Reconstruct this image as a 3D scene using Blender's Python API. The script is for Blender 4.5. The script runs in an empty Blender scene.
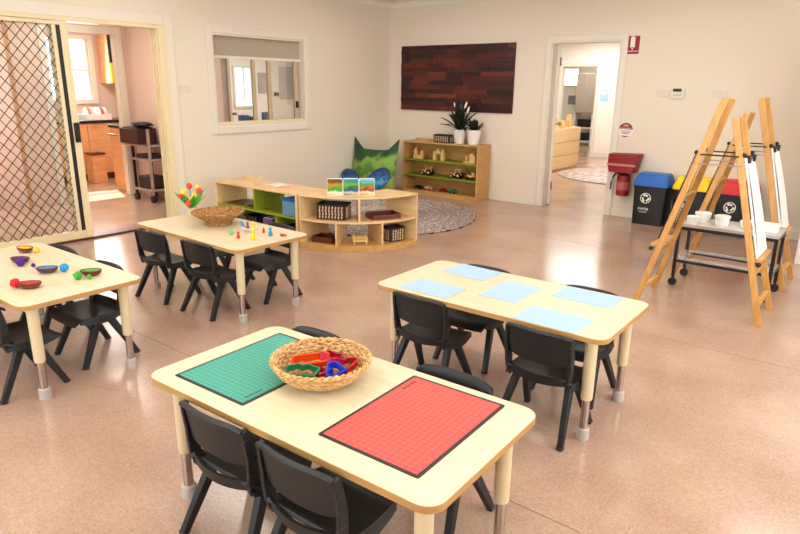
import bpy, bmesh, math, random
from mathutils import Vector, Matrix, noise
random.seed(7)
R = math.radians
PI = math.pi
scn = bpy.context.scene
COL = scn.collection

# ------------------------------------------------------------------ camera
F_PX, YAW, PITCH, ROLL, CAM_H = 627.2, -0.66561, 0.28022, 0.011957, 1.4649
f_ = Vector((math.sin(YAW)*math.cos(PITCH), math.cos(YAW)*math.cos(PITCH), -math.sin(PITCH)))
r_ = Vector((math.cos(YAW), -math.sin(YAW), 0))
u_ = r_.cross(f_)
r2 = r_*math.cos(ROLL) + u_*math.sin(ROLL)
u2 = -r_*math.sin(ROLL) + u_*math.cos(ROLL)
cd = bpy.data.cameras.new('camera')
cd.sensor_width = 36.0
cd.lens = F_PX/800*36.0
cd.clip_start = 0.02
cam = bpy.data.objects.new('camera', cd)
COL.objects.link(cam)
cam.matrix_world = Matrix(((r2.x, u2.x, -f_.x, 0), (r2.y, u2.y, -f_.y, 0), (r2.z, u2.z, -f_.z, CAM_H), (0, 0, 0, 1)))
scn.camera = cam

# ------------------------------------------------------------------ world, sun, lights, exposure
scn.view_settings.view_transform = 'Standard'
scn.view_settings.look = 'None'
scn.view_settings.gamma = 1.0
scn.view_settings.use_curve_mapping = False
scn.view_settings.exposure = 0.22
w = bpy.data.worlds.new('sky')
scn.world = w
w.use_nodes = True
bg = w.node_tree.nodes['Background']
bg.inputs[0].default_value = (0.80, 0.92, 1.0, 1)
bg.inputs[1].default_value = 3.0

sd = bpy.data.lights.new('sun', 'SUN')
sd.energy = 40.0
sd.angle = R(0.6)
sd.color = (1.0, 0.93, 0.82)
sun = bpy.data.objects.new('sun', sd)
COL.objects.link(sun)
sun.rotation_euler = Vector((1.9, -0.65, -1.65)).to_track_quat('-Z', 'Y').to_euler()


def area(name, loc, direction, sx, sy, power, color=(1, 0.97, 0.92), parent=None):
    l = bpy.data.lights.new(name, 'AREA')
    l.shape = 'RECTANGLE'
    l.size = sx
    l.size_y = sy
    l.energy = power
    l.color = color
    o = bpy.data.objects.new(name, l)
    COL.objects.link(o)
    o.location = loc
    o.rotation_euler = Vector(direction).to_track_quat('-Z', 'Y').to_euler()
    if parent:
        o.parent = parent
    return o


# daylight entering through the windows of the room (behind and right of the camera) and the far rooms' windows
area('daylight_side_window', (1.52, 2.6, 1.55), (-1, 0, -0.12), 3.6, 1.3, 56, (1.0, 0.985, 0.96))
area('daylight_front_window', (-2.6, -1.42, 1.6), (0, 1, -0.12), 4.6, 1.3, 52, (1.0, 0.985, 0.96))
area('daylight_kitchen_window', (-10.25, 4.85, 1.65), (1, -0.1, -0.15), 0.8, 0.9, 18, (1.0, 0.97, 0.9))


# ------------------------------------------------------------------ materials
def lin(c):
    if isinstance(c, str):
        c = tuple(int(c[i:i+2], 16)/255 for i in (0, 2, 4))
    return tuple((x/12.92 if x <= 0.04045 else ((x+0.055)/1.055)**2.4) for x in c) + (1,)


class NT:
    def __init__(s, name):
        s.m = bpy.data.materials.new(name)
        s.m.use_nodes = True
        s.t = s.m.node_tree
        s.b = s.t.nodes['Principled BSDF']

    def n(s, typ, **kw):
        nd = s.t.nodes.new(typ)
        for k, v in kw.items():
            if k.startswith('_'):
                setattr(nd, k[1:], v)
            else:
                nd.inputs[k.replace('__', ' ')].default_value = v
        return nd

    def l(s, a, ao, b, bi):
        s.t.links.new(a.outputs[ao], b.inputs[bi])

    def coords(s, scale=(1, 1, 1), out='Object'):
        tc = s.n('ShaderNodeTexCoord')
        mp = s.n('ShaderNodeMapping')
        mp.inputs['Scale'].default_value = scale
        s.l(tc, out, mp, 'Vector')
        return mp

    def ramp(s, src, so, stops):
        r = s.n('ShaderNodeValToRGB')
        e = r.color_ramp.elements
        while len(e) < len(stops):
            e.new(0.5)
        for i, (p, c) in enumerate(stops):
            e[i].position = p
            e[i].color = lin(c)
        s.l(src, so, r, 'Fac')
        return r

    def bump(s, src, so, strength=0.2, dist=0.002):
        b = s.n('ShaderNodeBump')
        b.inputs['Strength'].default_value = strength
        b.inputs['Distance'].default_value = dist
        s.l(src, so, b, 'Height')
        s.l(b, 'Normal', s.b, 'Normal')


def plain(name, c, rough=0.5, metal=0.0, spec=0.5, vary=0.06, scale=8.0, bump=0.0, coat=0.0, emit=None, es=0.0):
    k = NT(name)
    c = lin(c)
    mp = k.coords((scale,)*3)
    nz = k.n('ShaderNodeTexNoise', Scale=1.0, Detail=4.0)
    k.l(mp, 'Vector', nz, 'Vector')
    mx = k.n('ShaderNodeMix', _data_type='RGBA')
    mx.inputs['A'].default_value = tuple(max(0, x*(1-vary)) for x in c[:3]) + (1,)
    mx.inputs['B'].default_value = tuple(min(1, x*(1+vary)) for x in c[:3]) + (1,)
    k.l(nz, 'Fac', mx, 'Factor')
    k.l(mx, 'Result', k.b, 'Base Color')
    k.b.inputs['Roughness'].default_value = rough
    k.b.inputs['Metallic'].default_value = metal
    k.b.inputs['Specular IOR Level'].default_value = spec
    k.b.inputs['Coat Weight'].default_value = coat
    if bump:
        k.bump(nz, 'Fac', bump)
    if emit:
        k.b.inputs['Emission Color'].default_value = lin(emit)
        k.b.inputs['Emission Strength'].default_value = es
    return k.m


def wood(name, c0, c1, scale=(2.2, 26, 26), rough=0.42, fine=0.5):
    k = NT(name)
    mp = k.coords(scale)
    n1 = k.n('ShaderNodeTexNoise', Scale=1.0, Detail=6.0, Roughness=0.6, Distortion=0.6)
    k.l(mp, 'Vector', n1, 'Vector')
    rp = k.ramp(n1, 'Fac', [(0.3, c0), (0.72, c1)])
    k.l(rp, 'Color', k.b, 'Base Color')
    k.b.inputs['Roughness'].default_value = rough
    k.bump(n1, 'Fac', 0.05, 0.001)
    return k.m


M = {}
M['wall'] = plain('wall_paint', 'e6dac8', 0.75, vary=0.015, scale=1.5)
M['white_paint'] = plain('white_gloss_paint', 'e6dece', 0.35, vary=0.02)
M['room_white'] = plain('far_room_paint', 'f0eade', 0.7, vary=0.015)
M['pink_wall'] = plain('pink_tinted_paint', 'e2c6b4', 0.7, vary=0.02)
M['ceiling'] = plain('ceiling_paint', 'eae4da', 0.8, vary=0.01)
M['cream_alu'] = plain('cream_aluminium', 'e6d6ae', 0.35, vary=0.03)
M['black_metal'] = plain('black_metal', '15120f', 0.4)
M['screen_black'] = plain('dark_grille_paint', '2a1d18', 0.5)
M['maple'] = wood('pale_maple', 'd0be9c', 'dacbab')
M['maple_edge'] = wood('maple_edge_band', 'a87c42', 'b88e54', (4, 4, 30))
M['maple_leg'] = plain('cream_leg_enamel', 'd6c49e', 0.38, vary=0.04)
M['shelf_wood'] = wood('birch_ply', 'd6b078', 'e6c896')
M['shelf_edge'] = wood('birch_ply_tan', 'bd8c4c', 'd2a668')
M['easel_wood'] = wood('honey_pine', 'b9803c', 'd6a45e', (20, 20, 3))
M['green_board'] = plain('lime_green_board', '7f8c1c', 0.45)
M['chrome'] = plain('chrome', 'b8aca2', 0.22, 1.0, vary=0.02)
M['foot_grey'] = plain('grey_rubber', 'b7b0a6', 0.6)
M['chair'] = plain('black_moulded_plastic', '0e0f12', 0.48, vary=0.05, scale=40, bump=0.03)
M['black'] = plain('black_plastic', '0e0b0b', 0.45)
M['white'] = plain('white_plastic', 'efece6', 0.4)
M['ceramic'] = plain('white_ceramic', 'f2efe8', 0.25)
M['red'] = plain('red_plastic', 'c01616', 0.4)
M['dark_red'] = plain('dark_red_plastic', '8e0d14', 0.45)
M['red_bag'] = plain('red_vinyl', '8c0c16', 0.45)
M['blue_lid'] = plain('blue_plastic', '0e62ba', 0.4)
M['yellow_lid'] = plain('yellow_plastic', 'f0cc06', 0.4)
M['red_lid'] = plain('bright_red_plastic', 'd01212', 0.4)
M['dark_wood'] = wood('mahogany_tray', '4a1a0c', '6e2c16', (6, 30, 30))
M['toy_wood'] = wood('toy_beech', 'd9a860', 'edc98c', (10, 40, 40))
M['paper'] = plain('pale_blue_paper', 'a2bfd6', 0.8, vary=0.02)
M['cabinet'] = wood('orange_veneer', 'dc9c66', 'ecb484', (3, 3, 24))
M['bench'] = plain('black_benchtop', '17151a', 0.25)
M['taupe'] = plain('taupe_blind', 'b4a494', 0.8, vary=0.03)
M['steel'] = plain('brushed_steel', 'b9b4ae', 0.35, 1.0)
M['orange'] = plain('orange_plastic', 'e8490e', 0.35)
M['green'] = plain('green_plastic', '0f7a4c', 0.35)
M['blue'] = plain('blue_plastic_bright', '1438c4', 0.35)
M['crimson'] = plain('crimson_plastic', 'b80c34', 0.35)
M['pink'] = plain('pink_plastic', 'd0386a', 0.35)
M['leaf'] = plain('dark_green_leaf', '16240f', 0.4, vary=0.3)
M['leaf2'] = plain('bright_green_felt', '3f9a22', 0.6, vary=0.2)
M['petal'] = plain('white_petal', 'f4e4dc', 0.5)
M['soil'] = plain('dark_soil', '2a1c12', 0.9)
M['switch'] = plain('aged_switch_plastic', 'ddd4c6', 0.5)
M['tan_alu'] = plain('tan_aluminium', 'c6ae8a', 0.4)
M['led'] = plain('led_diffuser', 'ffffff', 0.6, emit='fff4e4', es=3.0)
M['weave'] = None


def mk_glass():
    k = NT('clear_glass')
    t = k.t
    for nd in list(t.nodes):
        t.nodes.remove(nd)
    out = k.n('ShaderNodeOutputMaterial')
    tr = k.n('ShaderNodeBsdfTransparent')
    tr.inputs[0].default_value = (0.93, 0.95, 0.95, 1)
    gl = k.n('ShaderNodeBsdfGlossy')
    gl.inputs['Roughness'].default_value = 0.02
    fr = k.n('ShaderNodeFresnel', IOR=1.45)
    mx = k.n('ShaderNodeMixShader')
    k.l(fr, 'Fac', mx, 'Fac')
    t.links.new(tr.outputs[0], mx.inputs[1])
    t.links.new(gl.outputs[0], mx.inputs[2])
    t.links.new(mx.outputs[0], out.inputs[0])
    return k.m


M['glass'] = mk_glass()


def mk_clear_plastic(name, c, a):
    k = NT(name)
    k.b.inputs['Base Color'].default_value = lin(c)
    k.b.inputs['Alpha'].default_value = a
    k.b.inputs['Roughness'].default_value = 0.15
    return k.m


M['clear'] = mk_clear_plastic('frosted_clear_plastic', 'e6e6e2', 0.35)
M['clear_blue'] = mk_clear_plastic('clear_bluish_plastic', '6f9cc0', 0.75)


def mk_floor():
    k = NT('speckled_vinyl')
    mp = k.coords((1, 1, 1))
    n1 = k.n('ShaderNodeTexNoise', Scale=38.0, Detail=5.0, Roughness=0.65)
    n2 = k.n('ShaderNodeTexNoise', Scale=2.2, Detail=3.0)
    n3 = k.n('ShaderNodeTexNoise', Scale=110.0, Detail=2.0)
    for n in (n1, n2, n3):
        k.l(mp, 'Vector', n, 'Vector')
    rp = k.ramp(n1, 'Fac', [(0.3, 'ae8f7b'), (0.5, 'b99b86'), (0.7, 'c4a891')])
    rp2 = k.ramp(n3, 'Fac', [(0.34, '9c7c69'), (0.5, 'b99b86'), (0.68, 'c9b19b')])
    mx = k.n('ShaderNodeMix', _data_type='RGBA')
    mx.inputs['Factor'].default_value = 0.4
    k.l(rp, 'Color', mx, 'A')
    k.l(rp2, 'Color', mx, 'B')
    rp3 = k.ramp(n2, 'Fac', [(0.3, 'e8e0dc'), (0.7, 'ffffff')])
    mu = k.n('ShaderNodeMix', _data_type='RGBA', _blend_type='MULTIPLY')
    mu.inputs['Factor'].default_value = 1.0
    k.l(mx, 'Result', mu, 'A')
    k.l(rp3, 'Color', mu, 'B')
    k.l(mu, 'Result', k.b, 'Base Color')
    k.b.inputs['Roughness'].default_value = 0.17
    k.b.inputs['Specular IOR Level'].default_value = 0.5
    k.bump(n1, 'Fac', 0.04, 0.001)
    return k.m


M['floor'] = mk_floor()
M['floor_seam'] = plain('weld_seam', '6a4536', 0.6)


def mk_planks():
    k = NT('hardwood_plank')
    oi = k.n('ShaderNodeObjectInfo')
    rp = k.ramp(oi, 'Random', [(0.0, '2c0a06'), (0.35, '42120a'), (0.7, '5a1e0e'), (0.93, '783014'), (1.0, '94481a')])
    mp = k.coords((3, 60, 60), 'Object')
    n1 = k.n('ShaderNodeTexNoise', Scale=1.0, Detail=5.0)
    k.l(mp, 'Vector', n1, 'Vector')
    r2_ = k.ramp(n1, 'Fac', [(0.3, '9a9a9a'), (0.7, 'ffffff')])
    mu = k.n('ShaderNodeMix', _data_type='RGBA', _blend_type='MULTIPLY')
    mu.inputs['Factor'].default_value = 1.0
    k.l(rp, 'Color', mu, 'A')
    k.l(r2_, 'Color', mu, 'B')
    k.l(mu, 'Result', k.b, 'Base Color')
    k.b.inputs['Roughness'].default_value = 0.45
    return k.m


M['plank'] = mk_planks()


def mk_weave(name, c0, c1, c2, sc=70):
    k = NT(name)
    mp = k.coords((sc, sc, sc*1.6))
    n1 = k.n('ShaderNodeTexNoise', Scale=1.0, Detail=3.0)
    k.l(mp, 'Vector', n1, 'Vector')
    rp = k.ramp(n1, 'Fac', [(0.3, c0), (0.5, c1), (0.68, c2)])
    k.l(rp, 'Color', k.b, 'Base Color')
    k.b.inputs['Roughness'].default_value = 0.65
    k.bump(n1, 'Fac', 0.3, 0.003)
    return k.m


M['straw'] = mk_weave('seagrass_straw', '9a6c36', 'c69c60', 'dcbc88')
M['straw_dark'] = mk_weave('seagrass_brown', '5a3414', '9c6a34', 'c79a60')
M['dark_weave'] = mk_weave('dark_brown_weave', '140a06', '2a1610', '3c2418')
M['cream_weave'] = mk_weave('cream_weave', 'a88a60', 'ceb48c', 'e2d0b0')
M['rug_mat'] = mk_weave('grey_rag_rug', '6a5a52', '9c8c82', 'cbc0b6', 40)


def mk_grid(name, base, line, cell=0.02):
    k = NT(name)
    tc = k.n('ShaderNodeTexCoord')
    sp = k.n('ShaderNodeSeparateXYZ')
    k.l(tc, 'Object', sp, 'Vector')
    outs = []
    for ax in ('X', 'Y'):
        m1 = k.n('ShaderNodeMath', _operation='MULTIPLY')
        m1.inputs[1].default_value = 1/cell
        k.l(sp, ax, m1, 0)
        m2 = k.n('ShaderNodeMath', _operation='FRACT')
        k.l(m1, 0, m2, 0)
        m3 = k.n('ShaderNodeMath', _operation='LESS_THAN')
        m3.inputs[1].default_value = 0.12
        k.l(m2, 0, m3, 0)
        outs.append(m3)
    mxm = k.n('ShaderNodeMath', _operation='MAXIMUM')
    k.l(outs[0], 0, mxm, 0)
    k.l(outs[1], 0, mxm, 1)
    mx = k.n('ShaderNodeMix', _data_type='RGBA')
    mx.inputs['A'].default_value = lin(base)
    mx.inputs['B'].default_value = lin(line)
    k.l(mxm, 0, mx, 'Factor')
    k.l(mx, 'Result', k.b, 'Base Color')
    k.b.inputs['Roughness'].default_value = 0.55
    return k.m


M['red_grid'] = mk_grid('red_grid_print', 'd8544a', 'a4342c')
M['green_grid'] = mk_grid('green_grid_print', '429f8c', '2c7a6a')


def mk_picture(name, stops, sc=18):
    k = NT(name)
    tc = k.n('ShaderNodeTexCoord')
    mp = k.n('ShaderNodeMapping')
    mp.inputs['Scale'].default_value = (sc, sc, sc)
    k.l(tc, 'Object', mp, 'Vector')
    nz = k.n('ShaderNodeTexNoise', Scale=1.0, Detail=3.0)
    k.l(mp, 'Vector', nz, 'Vector')
    sp = k.n('ShaderNodeSeparateXYZ')
    k.l(tc, 'Generated', sp, 'Vector')
    ad = k.n('ShaderNodeMath', _operation='MULTIPLY_ADD')
    ad.inputs[1].default_value = 0.75
    k.l(nz, 'Fac', ad, 0)
    k.l(sp, 'Z', ad, 2)
    sb = k.n('ShaderNodeMath', _operation='SUBTRACT')
    sb.inputs[1].default_value = 0.37
    k.l(ad, 0, sb, 0)
    rp = k.ramp(sb, 0, stops)
    rp.color_ramp.interpolation = 'EASE'
    k.l(rp, 'Color', k.b, 'Base Color')
    k.b.inputs['Roughness'].default_value = 0.5
    return k.m


M['pic_a'] = mk_picture('meadow_print', [(0.0, 'e8c890'), (0.2, 'e6e0c8'), (0.35, '3f9a1c'), (0.55, '5aa824'), (0.7, 'd07818'), (0.9, '6a4a14')])
M['pic_b'] = mk_picture('pond_print', [(0.0, '5c8a8c'), (0.18, 'd8b8a4'), (0.32, '1c4a7c'), (0.5, '2c7a3c'), (0.7, '6cac1c'), (0.92, '1a8a84')])
M['pic_c'] = mk_picture('barn_print', [(0.0, 'd89a48'), (0.2, 'f0dcc0'), (0.34, '8a3414'), (0.52, 'c06a1c'), (0.7, '4a9a3c'), (0.92, '5cb4c0')])
M['jungle'] = mk_picture('jungle_print_fabric', [(0.0, '6a8a24'), (0.3, 'a8b44c'), (0.42, '4c7c28'), (0.6, '7ca43c'), (0.75, '1e4a1e'), (1.0, '0c2416')], 6)
M['blue_leaf'] = mk_picture('blue_batik_fabric', [(0.0, '0c4a86'), (0.3, '1470a8'), (0.5, '4aa0c8'), (0.65, '1a5a9c'), (0.85, '0c3468'), (1.0, '0a3a6c')], 22)


# ------------------------------------------------------------------ mesh helpers
class MB:
    def __init__(s):
        s.v = []
        s.f = []

    def add(s, vs, fs):
        o = len(s.v)
        s.v += [tuple(p) for p in vs]
        s.f += [tuple(i+o for i in q) for q in fs]
        return s

    def box(s, c, d, rot=None):
        hx, hy, hz = d[0]/2, d[1]/2, d[2]/2
        vs = [Vector((x, y, z)) for x in (-hx, hx) for y in (-hy, hy) for z in (-hz, hz)]
        if rot is not None:
            vs = [rot @ p for p in vs]
        cv = Vector(c)
        vs = [p+cv for p in vs]
        return s.add(vs, [(0, 1, 3, 2), (4, 6, 7, 5), (0, 4, 5, 1), (2, 3, 7, 6), (0, 2, 6, 4), (1, 5, 7, 3)])

    def bb(s, x0, x1, y0, y1, z0, z1):
        return s.box(((x0+x1)/2, (y0+y1)/2, (z0+z1)/2), (x1-x0, y1-y0, z1-z0))

    def bar(s, p0, p1, a, b, side=(0, 1, 0), a1=None, b1=None):
        p0, p1 = Vector(p0), Vector(p1)
        d = (p1-p0).normalized()
        sv = Vector(side)
        sv = (sv - d*sv.dot(d)).normalized()
        tv = d.cross(sv)
        vs = []
        for p, aa, bb_ in ((p0, a, b), (p1, a1 or a, b1 or b)):
            for i, j in ((-1, -1), (1, -1), (1, 1), (-1, 1)):
                vs.append(p + sv*i*aa/2 + tv*j*bb_/2)
        return s.add(vs, [(3, 2, 1, 0), (4, 5, 6, 7), (0, 1, 5, 4), (1, 2, 6, 5), (2, 3, 7, 6), (3, 0, 4, 7)])

    def cyl(s, p0, p1, r0, r1=None, seg=14):
        r1 = r0 if r1 is None else r1
        p0, p1 = Vector(p0), Vector(p1)
        d = (p1-p0).normalized()
        a = Vector((1, 0, 0)) if abs(d.x) < 0.9 else Vector((0, 1, 0))
        e1 = d.cross(a).normalized()
        e2 = d.cross(e1)
        vs = []
        for p, r in ((p0, r0), (p1, r1)):
            for i in range(seg):
                t = 2*PI*i/seg
                vs.append(p + (e1*math.cos(t)+e2*math.sin(t))*r)
        fs = [(i, (i+1) % seg, seg+(i+1) % seg, seg+i) for i in range(seg)]
        fs += [tuple(range(seg-1, -1, -1)), tuple(range(seg, 2*seg))]
        return s.add(vs, fs)

    def prism(s, poly, z0, z1, tf=None):
        n = len(poly)
        vs = [Vector((x, y, z0)) for x, y in poly] + [Vector((x, y, z1)) for x, y in poly]
        if tf is not None:
            vs = [tf @ p for p in vs]
        fs = [(i, (i+1) % n, n+(i+1) % n, n+i) for i in range(n)]
        fs += [tuple(range(n-1, -1, -1)), tuple(range(n, 2*n))]
        return s.add(vs, fs)

    def ring(s, outer, inner, z0, z1, tf=None):
        n = len(outer)
        vs = []
        for z in (z0, z1):
            vs += [Vector((x, y, z)) for x, y in outer]
            vs += [Vector((x, y, z)) for x, y in inner]
        if tf is not None:
            vs = [tf @ p for p in vs]
        fs = []
        for i in range(n):
            j = (i+1) % n
            o0, o1, i0, i1 = i, j, n+i, n+j
            O0, O1, I0, I1 = 2*n+i, 2*n+j, 3*n+i, 3*n+j
            fs += [(o0, o1, O1, O0), (i1, i0, I0, I1), (O0, O1, I1, I0), (o1, o0, i0, i1)]
        return s.add(vs, fs)

    def lathe(s, prof, seg=20, c=(0, 0, 0), sx=1, sy=1, tf=None):
        vs = []
        fs = []
        for r, z in prof:
            for i in range(seg):
                t = 2*PI*i/seg
                vs.append(Vector((r*math.cos(t)*sx, r*math.sin(t)*sy, z)))
        for k in range(len(prof)-1):
            for i in range(seg):
                j = (i+1) % seg
                fs.append((k*seg+i, k*seg+j, (k+1)*seg+j, (k+1)*seg+i))
        fs.append(tuple(range(seg-1, -1, -1)))
        L = (len(prof)-1)*seg
        fs.append(tuple(range(L, L+seg)))
        if tf is not None:
            vs = [tf @ p for p in vs]
        vs = [p+Vector(c) for p in vs]
        return s.add(vs, fs)

    def tube(s, pts, r, seg=8, closed=False):
        pts = [Vector(p) for p in pts]
        n = len(pts)
        vs = []
        fs = []
        for i, p in enumerate(pts):
            a = pts[(i-1) % n] if (closed or i > 0) else p
            b = pts[(i+1) % n] if (closed or i < n-1) else p
            d = (b-a).normalized()
            up = Vector((0, 0, 1)) if abs(d.z) < 0.95 else Vector((1, 0, 0))
            e1 = d.cross(up).normalized()
            e2 = d.cross(e1)
            rr = r(i/(n-1)) if callable(r) else r
            for k in range(seg):
                t = 2*PI*k/seg
                vs.append(p+(e1*math.cos(t)+e2*math.sin(t))*rr)
        m = n if closed else n-1
        for i in range(m):
            j = (i+1) % n
            for k in range(seg):
                l = (k+1) % seg
                fs.append((i*seg+k, i*seg+l, j*seg+l, j*seg+k))
        if not closed:
            fs += [tuple(range(seg-1, -1, -1)), tuple(range((n-1)*seg, n*seg))]
        return s.add(vs, fs)

    def sphere(s, c, r, sc=(1, 1, 1), seg=14, rings=8, wob=0.0):
        prof = []
        vs = []
        fs = []
        for k in range(rings+1):
            ph = PI*k/rings
            for i in range(seg):
                t = 2*PI*i/seg
                p = Vector((math.sin(ph)*math.cos(t), math.sin(ph)*math.sin(t), -math.cos(ph)))
                q = r*(1 + (wob*noise.noise(p*2.3+Vector(c)*31) if wob else 0))
                vs.append(Vector((p.x*sc[0]*q, p.y*sc[1]*q, p.z*sc[2]*q))+Vector(c))
        for k in range(rings):
            for i in range(seg):
                j = (i+1) % seg
                fs.append((k*seg+i, k*seg+j, (k+1)*seg+j, (k+1)*seg+i))
        return s.add(vs, fs)

    def shell(s, fn, nu, nv, th):
        """closed slab following fn(u,v) with u,v in 0..1; th = thickness along the normal"""
        P = [[Vector(fn(i/nu, j/nv)) for j in range(nv+1)] for i in range(nu+1)]
        a = []
        b = []
        for i in range(nu+1):
            for j in range(nv+1):
                du = P[min(i+1, nu)][j]-P[max(i-1, 0)][j]
                dv = P[i][min(j+1, nv)]-P[i][max(j-1, 0)]
                n = du.cross(dv)
                n = n.normalized() if n.length > 1e-9 else Vector((0, 0, 1))
                a.append(P[i][j]+n*th/2)
                b.append(P[i][j]-n*th/2)
        W = nv+1
        N = len(a)
        fs = []
        for i in range(nu):
            for j in range(nv):
                q = (i*W+j, (i+1)*W+j, (i+1)*W+j+1, i*W+j+1)
                fs.append(q)
                fs.append(tuple(N+k for k in reversed(q)))
        loop = [i*W for i in range(nu+1)] + [nu*W+j for j in range(1, nv+1)] + [i*W+nv for i in range(nu-1, -1, -1)] + [j for j in range(nv-1, 0, -1)]
        for k in range(len(loop)):
            p, q = loop[k], loop[(k+1) % len(loop)]
            fs.append((q, p, N+p, N+q))
        return s.add(a+b, fs)

    def mesh(s, name, mat, smooth=35):
        me = bpy.data.meshes.new(name)
        me.from_pydata(s.v, [], s.f)
        bm = bmesh.new()
        bm.from_mesh(me)
        bmesh.ops.recalc_face_normals(bm, faces=bm.faces)
        bm.to_mesh(me)
        bm.free()
        if mat is not None:
            me.materials.append(mat)
        if smooth:
            me.shade_smooth()
            me.set_sharp_from_angle(angle=R(smooth))
        return me

    def build(s, name, mat, parent=None, bevel=0, smooth=35, loc=None, rot=None, seg=2):
        if isinstance(mat, str):
            mat = M[mat]
        o = bpy.data.objects.new(name, s.mesh(name, mat, smooth))
        COL.objects.link(o)
        if parent is not None:
            o.parent = parent
        if loc is not None:
            o.location = loc
        if rot is not None:
            o.rotation_euler = rot
        if bevel:
            m = o.modifiers.new('bevel', 'BEVEL')
            m.width = bevel
            m.segments = seg
            m.limit_method = 'ANGLE'
            m.angle_limit = R(40)
        return o


def tag(o, label, cat, group=None):
    o['label'] = label
    o['category'] = cat
    if group:
        o['group'] = group
    return o


def thing(name, label, cat, loc=(0, 0, 0), rz=0, group=None):
    o = bpy.data.objects.new(name, None)
    o.empty_display_size = 0.1
    COL.objects.link(o)
    o.location = loc
    o.rotation_euler = (0, 0, rz)
    return tag(o, label, cat, group)


def struct(o):
    o['kind'] = 'structure'
    return o


def copy_tree(o, parent=None):
    c = o.copy()
    COL.objects.link(c)
    c.parent = parent
    for ch in list(o.children):
        if ch.name in COL.objects:
            copy_tree(ch, c)
    return c


def rrect(hx, hy, r, seg=6):
    pts = []
    for cx, cy, a0 in ((hx-r, hy-r, 0), (-hx+r, hy-r, 90), (-hx+r, -hy+r, 180), (hx-r, -hy+r, 270)):
        for i in range(seg+1):
            t = R(a0+90*i/seg)
            pts.append((cx+r*math.cos(t), cy+r*math.sin(t)))
    return pts


def text_part(name, body, size, mat, parent, loc, rot, extrude=0.0006):
    cu = bpy.data.curves.new(name, 'FONT')
    cu.body = body
    cu.size = size
    cu.align_x = 'CENTER'
    cu.align_y = 'CENTER'
    cu.extrude = extrude
    tmp = bpy.data.objects.new(name, cu)
    COL.objects.link(tmp)
    bpy.context.view_layer.update()
    me = bpy.data.meshes.new_from_object(tmp.evaluated_get(bpy.context.evaluated_depsgraph_get()))
    bpy.data.objects.remove(tmp)
    me.name = name
    me.materials.clear()
    me.materials.append(M[mat])
    o = bpy.data.objects.new(name, me)
    COL.objects.link(o)
    o.parent = parent
    o.location = loc
    o.rotation_euler = rot
    return o


# ------------------------------------------------------------------ the setting
XL, YB, XR, YS, ZC = -6.06, 7.43, 1.6, -1.5, 2.60
HC = 2.45   # ceiling of the side rooms


def wall(name, axis, pos, th, a0, a1, z0, z1, holes=(), mat='wall'):
    """axis 'x': wall at x=pos, runs along y (a); axis 'y': wall at y=pos, runs along x. th signed: extends from pos to pos+th"""
    A = sorted({a0, a1, *[h[0] for h in holes], *[h[1] for h in holes]})
    Z = sorted({z0, z1, *[h[2] for h in holes], *[h[3] for h in holes]})
    m = MB()
    p0, p1 = min(pos, pos+th), max(pos, pos+th)
    for i in range(len(A)-1):
        for j in range(len(Z)-1):
            ca, cz = (A[i]+A[i+1])/2, (Z[j]+Z[j+1])/2
            if any(h[0] < ca < h[1] and h[2] < cz < h[3] for h in holes):
                continue
            if axis == 'x':
                m.bb(p0, p1, A[i], A[i+1], Z[j], Z[j+1])
            else:
                m.bb(A[i], A[i+1], p0, p1, Z[j], Z[j+1])
    return struct(m.build(name, mat, smooth=0))


SD0, SD1 = 1.5, 3.80           # sliding door opening (y)
WN0, WN1, WZ0, WZ1 = 4.37, 5.74, 1.00, 2.00   # serving window
DR0, DR1, DZ = -3.535, -2.685, 2.00           # doorway in the back wall

wall('wall_left', 'x', XL, -0.12, YS, YB+0.12, 0, ZC, [(SD0, SD1, 0, 2.03), (WN0, WN1, WZ0, WZ1)])
wall('wall_back', 'y', YB, 0.12, XL, XR+0.12, 0, ZC, [(DR0, DR1, 0, DZ)])
wall('wall_right', 'x', XR, 0.12, YS, YB, 0, ZC, [(0.7, 4.5, 0.85, 2.2)])
wall('wall_front', 'y', YS, -0.12, XL-0.12, XR+0.12, 0, ZC, [(-5.0, -0.2, 0.9, 2.2)])
struct(MB().bb(XL-0.12, XR+0.12, YS-0.12, YB+0.12, ZC, ZC+0.08).build('ceiling', 'ceiling', smooth=0))
struct(MB().bb(-12.0, 3.0, -2.5, 20.0, -0.12, -0.004).build('floor', 'floor_seam', smooth=0))
flo = bpy.data.objects['floor']
# sheets of vinyl two metres wide, with a weld groove between them
ys = [-2.5, -2.18, -0.18, 1.82, 3.82, 5.82, 7.49]
for a, b in zip(ys[:-1], ys[1:]):
    MB().bb(XL-0.06, 3.0, a+0.002, b-0.002, -0.0045, 0.0).build('vinyl_sheet', 'floor', flo, smooth=0)
for a, b in zip([7.49, 9.4, 11.4, 13.8, 16.0], [9.4, 11.4, 13.8, 16.0, 20.0]):
    MB().bb(-12.0, 3.0, a+0.0015, b-0.0015, -0.0045, 0.0).build('vinyl_sheet', 'floor', flo, smooth=0)
for a, b in zip([-2.5, 1.0, 3.0, 5.0], [1.0, 3.0, 5.0, 7.49]):
    MB().bb(-12.0, XL-0.063, a+0.0015, b-0.0015, -0.0045, 0.0).build('vinyl_sheet', 'floor', flo, smooth=0)


def cove(name, pts, inward):
    """plaster cove cornice along a straight run"""
    (x0, y0), (x1, y1) = pts
    ix, iy = inward
    prof = [(0, 0), (0, -0.07)] + [(0.065*(1-math.cos(R(t)))+0.004, -0.066+0.066*math.sin(R(t))) for t in (0, 20, 40, 60, 80, 90)]
    n = len(prof)
    vs = [(x0+ix*a, y0+iy*a, ZC+b) for a, b in prof]+[(x1+ix*a, y1+iy*a, ZC+b) for a, b in prof]
    fs = [(i, (i+1) % n, n+(i+1) % n, n+i) for i in range(n)]+[tuple(range(n)), tuple(range(2*n-1, n-1, -1))]
    return struct(MB().add(vs, fs).build(name, 'ceiling'))


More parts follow.
